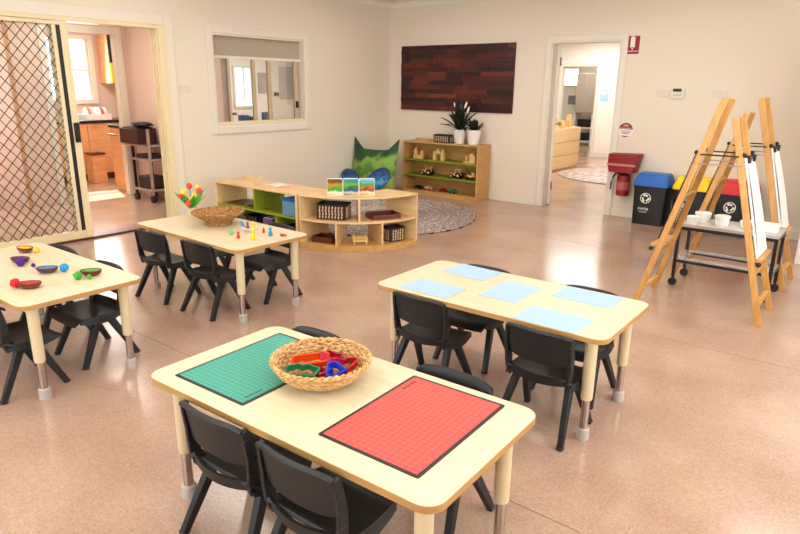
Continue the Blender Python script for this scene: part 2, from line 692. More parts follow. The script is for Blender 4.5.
cove('trim_1', ((XL, YS), (XL, YB)), (1, 0))
cove('trim_2', ((XL, YB), (XR, YB)), (0, -1))


def board(name, x0, x1, y0, y1, h=0.09):
    return struct(MB().bb(x0, x1, y0, y1, 0, h).build(name, 'white_paint', bevel=0.004))


board('baseboard_back', XL, DR0-0.075, YB-0.014, YB)
board('baseboard_back', DR1+0.075, XR, YB-0.014, YB)
board('baseboard_left', XL, XL+0.014, SD1+0.09, YB)
board('baseboard_right', XR-0.014, XR, YS, YB)

# doorway architrave and jambs in the back wall, with the leaf swung into the far room
dr = bpy.data.objects.new('door_1', None)
COL.objects.link(dr)
struct(dr)
for x0, x1 in ((DR0-0.07, DR0+0.002), (DR1-0.002, DR1+0.07)):
    MB().bb(x0, x1, YB-0.018, YB, 0, DZ+0.07).build('architrave', 'white_paint', dr, bevel=0.004)
MB().bb(DR0-0.0, DR1+0.0, YB-0.018, YB, DZ-0.002, DZ+0.07).build('architrave', 'white_paint', dr, bevel=0.004)
for x0, x1 in ((DR0, DR0+0.018), (DR1-0.018, DR1)):
    MB().bb(x0, x1, YB-0.004, YB+0.124, 0, DZ).build('jamb', 'white_paint', dr)
MB().bb(DR0+0.018, DR1-0.018, YB-0.004, YB+0.124, DZ-0.018, DZ).build('jamb', 'white_paint', dr)
lf = MB().bb(-0.019, 0.019, 0.0, 0.80, 0.01, DZ-0.025).build('door_leaf', 'white_paint', dr, bevel=0.003)
lf.location = (DR0+0.04, YB+0.135, 0)
lf.rotation_euler = (0, 0, R(25))
for z in (0.25, 1.78):
    MB().cyl((0.022, -0.006, z-0.05), (0.022, -0.006, z+0.05), 0.008).build('hinge', plain('brass', '6a4a20', 0.35, 1.0) if z < 1 else 'black_metal', lf)
MB().cyl((0.019, 0.73, 1.0), (0.065, 0.73, 1.0), 0.012).sphere((0.075, 0.73, 1.0), 0.026).build('handle', 'steel', lf)

# serving window in the left wall
wn = bpy.data.objects.new('window_1', None)
COL.objects.link(wn)
struct(wn)
fw = 0.075
for y0, y1, z0, z1 in ((WN0-fw, WN0, WZ0-fw, WZ1+fw), (WN1, WN1+fw, WZ0-fw, WZ1+fw), (WN0, WN1, WZ0-fw, WZ0), (WN0, WN1, WZ1, WZ1+fw)):
    MB().bb(XL, XL+0.02, y0, y1, z0, z1).build('architrave', 'white_paint', wn, bevel=0.004)
for y0, y1, z0, z1 in ((WN0, WN0+0.02, WZ0, WZ1), (WN1-0.02, WN1, WZ0, WZ1), (WN0+0.02, WN1-0.02, WZ0, WZ0+0.02), (WN0+0.02, WN1-0.02, WZ1-0.02, WZ1)):
    MB().bb(XL-0.12, XL+0.005, y0, y1, z0, z1).build('reveal', 'white_paint', wn)
MB().bb(XL-0.10, XL-0.075, WN0+0.02, WN1-0.02, 1.775, WZ1-0.02).build('blind', 'taupe', wn)
MB().bb(XL-0.11, XL-0.06, WN0+0.02, WN1-0.02, 1.745, 1.775).build('head_rail', 'white_paint', wn)
MB().bb(XL-0.11, XL-0.05, WN0+0.02, WN1-0.02, WZ0+0.02, WZ0+0.055).build('sill_track', 'cream_alu', wn)
for yc, wd in ((4.63, 0.03), (4.985, 0.045), (5.22, 0.05), (5.64, 0.05)):
    MB().bb(XL-0.10, XL-0.07, yc-wd/2, yc+wd/2, WZ0+0.055, 1.745).build('stile', 'tan_alu', wn, bevel=0.003)
for y0, y1 in ((WN0+0.02, 4.615), (4.645, 4.962), (5.008, 5.195), (5.245, 5.615)):
    MB().bb(XL-0.088, XL-0.083, y0, y1, WZ0+0.055, 1.745).build('pane', 'glass', wn, smooth=0)
MB().bb(XL-0.07, XL-0.045, 5.625, 5.655, 1.19, 1.27).build('latch', 'black', wn, bevel=0.004)

# sliding door: frame, fixed glass leaf, screen leaf with a diamond grille
sdr = bpy.data.objects.new('door_2', None)
COL.objects.link(sdr)
struct(sdr)
for y0, y1, z0, z1 in ((SD1-0.005, SD1+0.10, 0, 2.13), (SD0-0.1, SD0, 0, 2.13), (SD0, SD1-0.005, 2.03, 2.13)):
    MB().bb(XL, XL+0.02, y0, y1, z0, z1).build('architrave', 'white_paint', sdr, bevel=0.004)
for y0, y1, z0, z1 in ((SD1-0.075, SD1, 0, 2.03), (SD0, SD0+0.07, 0, 2.03)):
    MB().bb(XL-0.12, XL+0.03, y0, y1, z0, z1).build('frame_stile', 'cream_alu', sdr, bevel=0.004)
for k in range(3):
    MB().bb(XL-0.10+k*0.045, XL-0.092+k*0.045, SD1-0.085, SD1-0.075, 0, 2.0).build('frame_rib', 'cream_alu', sdr)
MB().bb(XL-0.12, XL+0.03, SD0+0.07, SD1-0.075, 1.99, 2.03).build('head_track', 'cream_alu', sdr, bevel=0.004)
MB().bb(XL-0.12, XL+0.03, SD0+0.07, SD1-0.075, 0.0, 0.022).build('threshold', plain('brown_threshold', '5a2a18', 0.4), sdr, bevel=0.004)
SY1, SY0 = 2.84, 1.58
xs0, xs1 = XL-0.005, XL+0.022
sc = MB().bb(xs0, xs1, SY1-0.065, SY1, 0.023, 1.988).build('screen_leaf', 'cream_alu', sdr, bevel=0.004)
MB().bb(xs0, xs1, SY0, SY0+0.065, 0.023, 1.988).build('stile', 'cream_alu', sc, bevel=0.004)
MB().bb(xs0, xs1, SY0+0.065, SY1-0.065, 0.023, 0.10).build('rail', 'cream_alu', sc, bevel=0.004)
MB().bb(xs0, xs1, SY0+0.065, SY1-0.065, 1.955, 1.988).build('rail', 'cream_alu', sc, bevel=0.004)
MB().bb(xs1, xs1+0.03, SY1-0.06, SY1-0.012, 0.93, 1.11).build('lock', 'black', sc, bevel=0.01)
g = MB()
gy0, gy1, gz0, gz1 = SY0+0.06, 2.715, 0.095, 1.96
pw, ph = 0.090, 0.106
slope = ph/pw
for sgn in (1, -1):
    k = -60
    while k < 60:
        k += 1
        # line z = sgn*slope*(y-y0)+c
        c = gz0 + k*ph
        pts = []
        for y in (gy0, gy1):
            z = c + sgn*slope*(y-gy0)
            if gz0 <= z <= gz1:
                pts.append((y, z))
        for z in (gz0, gz1):
            y = gy0 + (z-c)/(sgn*slope)
            if gy0 < y < gy1:
                pts.append((y, z))
        if len(pts) >= 2:
            (ya, za), (yb, zb) = pts[0], pts[1]
            if abs(ya-yb) > 0.01:
                xx = XL+0.007+0.003*sgn
                g.bar((xx, ya, za), (xx, yb, zb), 0.0035, 0.0065, (1, 0, 0))
gr = g.build('diamond_grille', 'screen_black', sc, smooth=0)
gr['kind'] = 'stuff'
# the glass leaf behind the screen
xg0, xg1 = XL-0.075, XL-0.045
gl = MB().bb(xg0, xg1, 2.70, 2.755, 0.023, 1.988).build('glass_leaf', 'cream_alu', sdr, bevel=0.003)
MB().bb(XL+0.0, XL+0.016, 2.737, 2.776, 0.10, 1.955).build('seal', 'black_metal', sc)
MB().bb(XL-0.003, XL+0.02, 2.705, 2.737, 0.10, 1.955).build('bead', 'cream_alu', sc, bevel=0.002)
MB().bb(xg0, xg1, SY0, 2.70, 0.023, 0.09).build('rail', 'cream_alu', gl)
MB().bb(xg0, xg1, SY0, 2.70, 1.95, 1.988).build('rail', 'cream_alu', gl)
MB().bb(xg0+0.012, xg0+0.018, SY0, 2.70, 0.09, 1.95).build('pane', 'glass', gl, smooth=0)

# rooms beyond: passage and kitchen (through the sliding door), office (through the window), far rooms (through the doorway)
KX, KY = -8.15, 3.12
wall('wall_passage_back', 'y', 4.56, 0.10, KX-0.1, XL-0.12, 0, HC, mat='pink_wall')
wall('wall_kitchen_front', 'x', KX, -0.10, KY, 4.56, 0, HC, [(3.55, 4.42, 0, 2.06)], mat='pink_wall')
wall('wall_kitchen_side', 'y', KY, 0.10, -10.5, KX-0.1, 0, HC, mat='pink_wall')
wall('wall_kitchen_far', 'x', -10.4, -0.10, KY+0.1, 5.75, 0, HC, [(4.42, 5.17, 1.20, 2.12)], mat='pink_wall')
wall('wall_kitchen_back', 'y', 5.75, 0.10, -10.5, KX-0.1, 0, HC, mat='pink_wall')
wall('wall_kitchen_right', 'x', KX-0.1, 0.10, 4.66, 5.75, 0, HC, mat='room_white')
wall('wall_passage_far', 'x', -11.5, -0.10, -2.0, KY+0.1, 0, HC, mat='pink_wall')
wall('wall_passage_front', 'y', -2.0, -0.10, -11.6, XL-0.12, 0, HC, mat='pink_wall')
struct(MB().bb(-11.6, XL-0.12, -2.1, KY+0.1, HC, HC+0.06).build('ceiling', 'ceiling', smooth=0))
struct(MB().bb(-10.5, XL-0.12, KY+0.1, 5.85, HC, HC+0.06).build('ceiling', 'ceiling', smooth=0))
for y0, y1, z0, z1 in ((3.47, 3.55, 0, 2.14), (4.42, 4.50, 0, 2.14), (3.55, 4.42, 2.06, 2.14)):
    struct(MB().bb(KX, KX+0.018, y0, y1, z0, z1).build('trim_3', 'white_paint', bevel=0.004))
struct(MB().bb(KX-0.10, KX+0.002, 4.405, 4.42, 0, 2.06).build('trim_4', 'white_paint'))
struct(MB().bb(KX-0.02, KX+0.02, KY-0.012, KY+0.03, 0, HC).build('trim_5', plain('tan_corner_strip', 'c99a72', 0.5), bevel=0.003))
kw = bpy.data.objects.new('window_2', None)
COL.objects.link(kw)
struct(kw)
for y0, y1, z0, z1 in ((4.36, 4.43, 1.14, 2.18), (5.16, 5.24, 1.14, 2.18), (4.43, 5.16, 1.14, 1.21), (4.43, 5.16, 2.11, 2.18)):
    MB().bb(-10.4, -10.37, y0, y1, z0, z1).build('architrave', 'white_paint', kw, bevel=0.003)
for y0, y1, z0, z1 in ((4.43, 4.455, 1.21, 2.11), (5.135, 5.16, 1.21, 2.11), (4.455, 5.135, 1.64, 1.67)):
    MB().bb(-10.44, -10.41, y0, y1, z0, z1).build('sash', 'white_paint', kw)
MB().bb(-10.432, -10.428, 4.455, 5.135, 1.21, 2.11).build('pane', 'glass', kw, smooth=0)
# office
wall('wall_office_far', 'x', -9.5, -0.10, 5.85, 9.6, 0, HC, [(7.28, 7.66, 1.1, 1.75)], mat='room_white')
wall('wall_office_left', 'y', 5.85, 0.05, -9.6, KX-0.1, 0, HC, mat='room_white')
wall('wall_office_right', 'y', 9.5, 0.10, -9.6, XL-0.12, 0, HC, mat='room_white')
wall('wall_office_near', 'x', XL-0.12, -0.02, YB, 9.6, 0, HC, mat='room_white')
struct(MB().bb(-9.6, XL-0.12, 4.66, 9.6, HC+0.002, HC+0.06).build('ceiling', 'ceiling', smooth=0))
ow = bpy.data.objects.new('window_3', None)
COL.objects.link(ow)
struct(ow)
for y0, y1, z0, z1 in ((7.24, 7.28, 1.06, 1.79), (7.66, 7.70, 1.06, 1.79), (7.28, 7.66, 1.06, 1.10), (7.28, 7.66, 1.75, 1.79), (7.46, 7.48, 1.10, 1.75)):
    MB().bb(-9.5, -9.47, y0, y1, z0, z1).build('frame', 'white_paint', ow)
MB().bb(-9.535, -9.53, 7.28, 7.66, 1.10, 1.75).build('pane', 'glass', ow, smooth=0)
# far room and the room behind it
FY = 13.8
wall('wall_far_left', 'x', -6.6, -0.10, 9.6, FY, 0, HC, mat='room_white')
wall('wall_far_right', 'x', -1.2, 0.10, YB+0.12, FY, 0, HC, mat='room_white')
wall('wall_far_back', 'y', FY, 0.10, -8.6, -1.1, 0, HC, [(-6.26, -5.47, 0, 1.93)], mat='room_white')
wall('wall_rear_left', 'x', -8.5, -0.10, FY+0.1, 17.2, 0, HC, mat='room_white')
wall('wall_rear_right', 'x', -4.2, 0.10, FY+0.1, 17.2, 0, HC, mat='room_white')
wall('wall_rear_back', 'y', 17.0, 0.10, -8.6, -4.1, 0, HC, [(-7.66, -7.24, 1.55, 1.98)], mat='room_white')
struct(MB().bb(-8.6, -1.1, YB+0.12, 17.2, HC+0.07, HC+0.12).build('ceiling', 'ceiling', smooth=0))
for x0, x1, z0, z1 in ((-6.33, -6.26, 0, 2.0), (-5.47, -5.40, 0, 2.0), (-6.26, -5.47, 1.93, 2.0)):
    struct(MB().bb(x0, x1, FY-0.016, FY, z0, z1).build('trim_6', 'white_paint', bevel=0.004))
board('baseboard_far', -5.40, -1.2, FY-0.014, FY, 0.11)
rw = bpy.data.objects.new('window_4', None)
COL.objects.link(rw)
struct(rw)
for x0, x1, z0, z1 in ((-7.70, -7.65, 1.51, 2.02), (-7.25, -7.20, 1.51, 2.02), (-7.65, -7.25, 1.51, 1.55), (-7.65, -7.25, 1.98, 2.02), (-7.65, -7.25, 1.755, 1.78)):
    MB().bb(x0, x1, 16.97, 17.0, z0, z1).build('frame', 'white_paint', rw)
MB().bb(-7.66, -7.24, 17.03, 17.035, 1.55, 1.98).build('pane', 'glass', rw, smooth=0)


# ------------------------------------------------------------------ ceiling lights
def ceiling_light(x, y, z, power, label, sx=1.2, sy=0.6, col=(1.0, 0.975, 0.94)):
    t = thing('ceiling_light', label, 'ceiling light', (x, y, z), 0, 'ceiling panel lights')
    MB().ring(rrect(sx/2, sy/2, 0.01), rrect(sx/2-0.02, sy/2-0.02, 0.01), -0.05, 0).build('frame', 'white', t)
    MB().bb(-sx/2+0.02, sx/2-0.02, -sy/2+0.02, sy/2-0.02, -0.03, -0.005).build('diffuser', 'led', t)
    area('lamp', (0, 0, -0.06), (0, 0, -1), sx-0.06, sy-0.06, power, col, t)


LP = 8
for i, (x, y) in enumerate(((-4.6, 0.9), (-2.4, 0.9), (-0.2, 0.9), (-4.6, 3.3), (-2.4, 3.3), (-0.2, 3.3), (-4.4, 5.8), (-2.2, 5.8), (0.0, 5.8))):
    ceiling_light(x, y, ZC, LP, 'flat white ceiling panel light ' + ('over the bowl table', 'over the grid mat table', 'nearest above the camera', 'over the tulip table', 'over the paper-strewn table', 'beside the easels over bare floor', 'over the round grey rug', 'in front of the doorway', 'over the paint trolley')[i])
ceiling_light(-7.1, 3.5, HC, 14, 'flat white ceiling panel light in the passage')
ceiling_light(-8.6, 1.8, HC, 50, 'added flat white panel light brightening the end of the passage')  # unseen extra panel, added to brighten the passage behind the screen door
ceiling_light(-9.2, 4.4, HC, 16, 'flat white ceiling panel light in the kitchen')
ceiling_light(-7.8, 7.3, HC, 40, 'flat white ceiling panel light in the office')
ceiling_light(-3.8, 10.5, HC+0.07, 60, 'flat white ceiling panel light in the far room near the round rug')
ceiling_light(-5.2, 12.8, HC+0.07, 34, 'flat white ceiling panel light in the far room by its doorway')
ceiling_light(-6.4, 15.4, HC+0.07, 24, 'flat white ceiling panel light in the rearmost room')


# ------------------------------------------------------------------ tables
TL, TW, TH = 1.2, 0.604, 0.50


def make_table():
    t = thing('activity_table', '', 'table')
    MB().prism(rrect(TL/2-0.001, TW/2-0.001, 0.055), TH-0.025, TH).build('tabletop', 'maple', t, bevel=0.002)
    top = t.children[0]
    MB().ring(rrect(TL/2, TW/2, 0.056), rrect(TL/2-0.0015, TW/2-0.0015, 0.0545), TH-0.0235, TH-0.002).build('edge_band', 'maple_edge', top)
    for sx in (-1, 1):
        for sy in (-1, 1):
            x, y = sx*(TL/2-0.08), sy*(TW/2-0.08)
            lg = MB().lathe([(0.036, TH-0.026), (0.034, TH-0.04), (0.026, TH-0.06), (0.0255, 0.2), (0.024, 0.19)][::-1], 20, (x, y, 0)).build('leg', 'maple_leg', t)
            MB().cyl((x, y, 0.04), (x, y, 0.195), 0.018, seg=18).build('chrome_tube', 'chrome', lg)
            MB().lathe([(0.027, 0.0), (0.028, 0.006), (0.0265, 0.05), (0.022, 0.054), (0.019, 0.054)], 20, (x, y, 0)).build('foot', 'foot_grey', lg)
    return t


tabs = {'A': (-1.320, 1.331, 0.029), 'B': (-1.388, 2.621, 0.010), 'C': (-3.631, 2.582, -0.024), 'D': (-3.549, 1.312, 0.013)}
tl = {'A': 'pale maple activity table carrying the red and the green grid mats',
      'B': 'pale maple activity table with five light blue sheets of paper on it',
      'C': 'pale maple activity table with the tulip vase and brown wicker bowl',
      'D': 'pale maple activity table at the left edge with five small coloured bowls on it'}
t0 = make_table()
for i, k in enumerate('ABCD'):
    o = t0 if i == 0 else copy_tree(t0)
    x, y, a = tabs[k]
    o.location = (x, y, 0)
    o.rotation_euler = (0, 0, a)
    tag(o, tl[k], 'table', 'maple activity tables')


# ------------------------------------------------------------------ chairs (moulded black plastic, facing +y)
def make_chair():
    t = thing('child_chair', '', 'chair')
    SZ = 0.262

    def seat(u, v):
        x = (u-0.5)*2
        y = -0.105 + v*0.275
        wdt = 0.150 + 0.012*math.sin(PI*min(1, v*1.1))
        wdt *= 1 - 0.10*max(0, (v-0.82)/0.18)**2 - 0.06*max(0, (0.12-v)/0.12)**2
        z = SZ - 0.010*(1-x*x)*math.sin(PI*min(1, v*1.05)) + 0.006*abs(x)**3
        if v > 0.82:
            z -= 0.030*((v-0.82)/0.18)**2
        if v < 0.16:
            z += 0.028*((0.16-v)/0.16)**2
        return (x*wdt, y, z)
    st = MB().shell(seat, 16, 16, 0.012).build('seat', 'chair', t, smooth=60)
    # rim turned down along both sides of the seat
    for s in (-1, 1):
        MB().shell(lambda u, v, s=s: (s*(0.147+0.012*math.sin(PI*u)+0.004*v), -0.092+u*0.235, SZ+0.002-v*0.030*(0.5+0.5*math.sin(PI*u))-0.004), 10, 3, 0.008).build('side_rim', 'chair', st, smooth=60)

    def back(u, v):
        x = (u-0.5)*2
        wdt = 0.150-0.004*v
        z = 0.345 + v*0.150
        z -= 0.012*abs(x)**6*v                       # rounded upper corners
        z += 0.016*abs(x)**4*(1-v)                    # lower edge sags in the middle
        y = -0.088 - 0.024*v - 0.022*(1-x*x) - 0.006*max(0, (v-0.85)/0.15)**2
        return (x*wdt, y, z)
    bk = MB().shell(back, 18, 10, 0.011).build('backrest', 'chair', t, smooth=60)
    tp = [back(i/18, 1.0) for i in range(19)]
    MB().tube([(x, y-0.002, z-0.003) for x, y, z in tp], 0.0095, 8).build('top_roll', 'chair', bk)
    for s in (-1, 1):
        # side uprights carrying the back from the rear corners of the seat
        pts = [(s*0.133, -0.070, SZ-0.012), (s*0.142, -0.086, SZ+0.025), (s*0.148, -0.090, 0.33), (s*0.150, -0.094, 0.385), (s*0.1485, -0.106, 0.455), (s*0.146, -0.112, 0.485)]
        m = MB()
        P = [Vector(p) for p in pts]
        for a, b, w0, w1 in zip(P[:-1], P[1:], (0.046, 0.042, 0.038, 0.034, 0.030), (0.042, 0.038, 0.034, 0.030, 0.022)):
            m.bar(a, b, 0.014, w0, (1, 0, 0), 0.014, w1)
        m.build('back_upright', 'chair', t, bevel=0.003)

    def band(u, v):
        x = (u-0.5)*2
        return (x*0.140, -0.088-0.032*(1-x*x)-0.004*v, SZ+0.004+0.036*v-0.010*(1-x*x))
    MB().shell(band, 14, 3, 0.010).build('lumbar_band', 'chair', t, smooth=60)
    for s in (-1, 1):
        for q in (-1, 1):
            top = (s*0.122, q*0.028+0.005, SZ-0.012)
            bot = (s*0.157, q*0.150, 0.0)
            m = MB()
            d = Vector(bot)-Vector(top)
            # cut the foot flat on the floor
            m.bar(top, Vector(top)+d*0.985, 0.030, 0.040, (1, 0, 0), 0.024, 0.028)
            m.bar(Vector((bot[0], bot[1]-q*0.002, 0.0)), Vector((bot[0]-s*0.001, bot[1]-q*0.004, 0.012)), 0.027, 0.031, (1, 0, 0))
            m.build('leg', 'chair', t, bevel=0.004)
        # gusset where the two legs of a side meet below the seat
        MB().prism([(-0.055, 0), (0.062, 0), (0.040, -0.045), (0.004, -0.020), (-0.032, -0.045)], -0.010, 0.010,
                   Matrix.Translation((s*0.124, 0.004, SZ-0.010)) @ Matrix(((0, 0, 1, 0), (1, 0, 0, 0), (0, 1, 0, 0), (0, 0, 0, 1)))).build('leg_gusset', 'chair', t, bevel=0.003)
    return t


c0 = make_chair()
chairs = [
    (-1.522, 1.118, 0.03, 'black plastic child chair tucked in front of the green grid mat'),
    (-1.145, 1.118, 0.02, 'black plastic child chair tucked in front of the red grid mat'),
    (-1.085, 1.585, PI+0.02, 'black plastic child chair whose back shows just behind the red grid mat'),
    (-1.715, 1.550, PI, 'black plastic child chair whose back peeps out behind the straw bowl of cutters'),
    (-1.700, 2.425, 0.02, 'black plastic child chair on the near side of the paper-strewn table, farthest from easels'),
    (-1.055, 2.405, -0.02, 'black plastic child chair on the near side of the paper-strewn table, nearer the easels'),
    (-1.690, 2.830, PI+0.03, 'black plastic child chair on the far side of the paper-strewn table, nearer the curved shelf'),
    (-1.095, 2.830, PI-0.03, 'black plastic child chair on the far side of the paper-strewn table, nearer the easels'),
    (-3.955, 2.345, 0.10, 'black plastic child chair on the near side of the tulip table, nearer the sliding door'),
    (-3.440, 2.370, 0.04, 'black plastic child chair on the near side of the tulip table, by the peg dolls'),
    (-3.950, 2.830, PI, 'black plastic child chair on the far side of the tulip table, behind the brown basket'),
    (-3.410, 2.825, PI-0.10, 'black plastic child chair on the far side of the tulip table, before the green shelf'),
    (-3.275, 1.090, 0.02, 'black plastic child chair on the near side of the bowl table, beside its front leg'),
    (-3.900, 1.060, 0.0, 'black plastic child chair cut off by the left edge of the photo'),
    (-3.350, 1.515, PI+0.02, 'black plastic child chair on the far side of the bowl table, behind the green bowl'),
    (-3.880, 1.520, PI, 'black plastic child chair on the far side of the bowl table, by the screen door'),
]
for i, (x, y, a, lb) in enumerate(chairs):
    o = c0 if i == 0 else copy_tree(c0)
    o.location = (x, y, 0)
    o.rotation_euler = (0, 0, a)
    tag(o, lb, 'chair', 'black plastic child chairs')


# ------------------------------------------------------------------ grid mats, papers
def grid_mat(cx, cy, a, wx, wy, mat, label, mx, my, mrot):
    t = thing('grid_mat', label, 'mat', (cx, cy, TH+0.0005), a, 'grid mats')
    MB().prism(rrect(wx/2, wy/2, 0.006, 3), 0, 0.0022).build('border', 'black', t)
    MB().bb(-wx/2+0.011, wx/2-0.011, -wy/2+0.011, wy/2-0.011, 0.0022, 0.0028).build('grid_sheet', mat, t, smooth=0)
    m = MB()
    for k, (h0, wd) in enumerate(((0.9, 0.008), (0.7, 0.006), (1.0, 0.007), (0.7, 0.006), (0.8, 0.007), (1.0, 0.006), (0.7, 0.008))):
        m.bb(-0.036+k*0.0105, -0.036+k*0.0105+wd, -0.005*h0, 0.005*h0, 0, 0.0004)
    m.build('printed_mark', 'black', t, loc=(mx, my, 0.0028), rot=(0, 0, mrot))


grid_mat(-1.002, 1.362, 0.035, 0.352, 0.482, 'red_grid', 'red grid mat with black border on the nearest table', -0.145, 0.17, PI/2)
grid_mat(-1.655, 1.322, 0.035, 0.352, 0.488, 'green_grid', 'sea green grid mat with black border on the nearest table', 0.145, -0.17, PI/2)


def paper(pts, label, curl):
    c = [sum(p[i] for p in pts)/4 for i in (0, 1)]
    d = Vector(pts[1])-Vector(pts[0])
    a = math.atan2(d.y, d.x)
    wx = ((Vector(pts[1])-Vector(pts[0])).length+(Vector(pts[2])-Vector(pts[3])).length)/2
    wy = ((Vector(pts[3])-Vector(pts[0])).length+(Vector(pts[2])-Vector(pts[1])).length)/2
    o = MB().shell(lambda u, v: ((u-0.5)*wx, (v-0.5)*wy, 0.0012+curl*(abs(u-0.5)*2)**4*v), 10, 6, 0.0008).build('paper_sheet', 'paper')
    o.location = (c[0], c[1], TH+0.0004)
    o.rotation_euler = (0, 0, a)
    tag(o, label, 'paper', 'blue paper sheets')


paper([(-1.845, 2.718), (-1.585, 2.705), (-1.570, 2.905), (-1.832, 2.922)], 'light blue paper sheet at the far side of its table, nearer the curved shelf', 0.001)
paper([(-1.845, 2.345), (-1.565, 2.345), (-1.568, 2.535), (-1.850, 2.538)], 'light blue paper sheet at the near left corner of its table', 0.0015)
paper([(-1.473, 2.500), (-1.277, 2.505), (-1.296, 2.795), (-1.495, 2.790)], 'light blue paper sheet lying upright in the middle of its table', 0.001)
paper([(-1.205, 2.718), (-0.912, 2.715), (-0.920, 2.905), (-1.205, 2.915)], 'light blue paper sheet at the far side of its table, nearer the easels', 0.0015)
paper([(-1.200, 2.325), (-0.907, 2.325), (-0.918, 2.532), (-1.204, 2.527)], 'light blue paper sheet at the near side of its table, nearer the easels', 0.001)


# ------------------------------------------------------------------ coiled baskets
def basket(name, label, loc, prof, coils, mat_a, mat_b, tr=0.006, foot=None):
    """prof: list of (r,z) of the wall from bottom to rim"""
    t = thing(name, label, 'basket', loc)

    def at(s):
        s *= (len(prof)-1)
        i = min(int(s), len(prof)-2)
        q = s-i
        return (prof[i][0]*(1-q)+prof[i+1][0]*q, prof[i][1]*(1-q)+prof[i+1][1]*q)
    inner = [(max(0.004, r-0.006), z) for r, z in prof]
    MB().lathe([(0.003, prof[0][1]-0.003)]+[(r+0.002, z-0.001) for r, z in prof]+[(r-0.004, z) for r, z in reversed(prof)]+[(0.003, prof[0][1]+0.003)], 36).build('body', mat_b, t)
    m = MB()
    n = 72
    for k in range(coils):
        r, z = at((k+0.5)/coils)
        ph = (k % 2)*PI
        m.tube([((r+0.0022*math.sin(18*2*PI*i/n+ph))*math.cos(2*PI*i/n), (r+0.0022*math.sin(18*2*PI*i/n+ph))*math.sin(2*PI*i/n), z+0.0015*math.sin(7*2*PI*i/n+k)) for i in range(n)], tr, 6, True)
    m.build('woven_coils', mat_a, t)
    # base spiral seen inside
    m = MB()
    r0 = prof[0][0]
    pts = [((0.01+(r0-0.01)*i/150)*math.cos(i*0.42), (0.01+(r0-0.01)*i/150)*math.sin(i*0.42), prof[0][1]+0.005) for i in range(151)]
    m.tube(pts, 0.004, 5)
    m.build('base_coil', mat_a, t)
    m = MB()
    r, z = prof[-1]
    for s in (0, PI):
        m.tube([((r+0.005*math.cos(22*2*PI*i/132+s))*math.cos(2*PI*i/132), (r+0.005*math.cos(22*2*PI*i/132+s))*math.sin(2*PI*i/132), z+0.005*math.sin(22*2*PI*i/132+s)) for i in range(132)], tr*1.05, 6, True)
    m.build('braided_rim', mat_a, t)
    if foot:
        m = MB()
        for k in range(3):
            m.tube([(foot*math.cos(2*PI*i/48), foot*math.sin(2*PI*i/48), 0.005+k*0.009) for i in range(48)], 0.0055, 6, True)
        m.build('foot_ring', mat_b, t)
    return t


BA = (-1.412, 1.372)
basket('straw_basket', 'round straw basket of plastic cutters between the two grid mats', (BA[0], BA[1], TH+0.001),
       [(0.085, 0.008), (0.115, 0.018), (0.142, 0.040), (0.158, 0.062), (0.165, 0.078)], 12, 'straw', 'straw_dark', 0.0048)
BC = (-3.755, 2.665)
basket('wicker_bowl', 'empty brown wicker bowl on a raised foot on the tulip table', (BC[0], BC[1], TH+0.001),
       [(0.088, 0.030), (0.125, 0.048), (0.155, 0.072), (0.176, 0.090)], 10, 'straw_dark', 'straw_dark', 0.0048, 0.088)


def cutter(outline, hgt, mat, label, loc, rot, group='plastic cutters in the straw basket'):
    n = len(outline)
    c = Vector((sum(p[0] for p in outline)/n, sum(p[1] for p in outline)/n))
    t = thing('plastic_cutter', label, 'toy', loc, 0, group)
    t.rotation_euler = rot
    inn = []
    for i in range(n):
        p, a, b = Vector(outline[i]), Vector(outline[i-1]), Vector(outline[(i+1) % n])
        d = (b-a).normalized()
        nn = Vector((-d.y, d.x))
        inn.append(tuple(p+nn*0.0042))
    MB().ring(outline, inn, 0, hgt).build('wall', mat, t)
    fl = []
    for i in range(n):
        p, a, b = Vector(outline[i]), Vector(outline[i-1]), Vector(outline[(i+1) % n])
        d = (b-a).normalized()
        fl.append(tuple(p-Vector((-d.y, d.x))*0.004))
    MB().ring(fl, inn, hgt-0.005, hgt).build('flange', mat, t)
    return t


def radial(fn, n=40):
    return [(fn(2*PI*i/n)*math.cos(2*PI*i/n), fn(2*PI*i/n)*math.sin(2*PI*i/n)) for i in range(n)]


heart = [(0.0022*16*math.sin(t)**3, 0.0022*(13*math.cos(t)-5*math.cos(2*t)-2*math.cos(3*t)-math.cos(4*t))) for t in [2*PI*i/44 for i in range(44)]][::-1]
boat = [(x*0.062, y*0.022) for x, y in rrect(1, 1, 0.45, 5)]
croc = radial(lambda t: 0.030*(1+0.75*abs(math.cos(t))**1.5)+0.004*math.sin(7*t))
star = radial(lambda t: 0.036*(1+0.28*math.cos(5*t)))
bear = radial(lambda t: 0.032*(1+0.20*math.cos(3*t)+0.08*math.cos(6*t)))
bz = TH+0.018
cutter(boat, 0.026, 'orange', 'orange boat-shaped plastic cutter in the straw basket', (BA[0]-0.048, BA[1]+0.000, bz+0.026), (0.28, -0.10, 0.75))
cutter(croc, 0.020, 'green', 'green long wavy plastic cutter at the near side of the straw basket', (BA[0]-0.018, BA[1]-0.072, bz+0.022), (0.12, 0.06, 0.72))
cutter(heart, 0.024, 'blue', 'blue heart-shaped plastic cutter in the straw basket', (BA[0]+0.072, BA[1]-0.005, bz+0.026), (0.0, -0.30, 2.2))
cutter(star, 0.026, 'crimson', 'crimson star-shaped plastic cutter in the straw basket', (BA[0]+0.000, BA[1]+0.052, bz+0.030), (-0.25, 0.15, 0.2))
cutter(bear, 0.022, 'red', 'red rounded plastic cutter toward the far side of the straw basket', (BA[0]+0.055, BA[1]+0.070, bz+0.018), (0.1, -0.2, 1.1))
cutter(bear, 0.018, 'pink', 'pink plastic cutter between the blue and green cutters', (BA[0]+0.022, BA[1]-0.020, bz+0.004), (0.05, 0.0, 0.4))
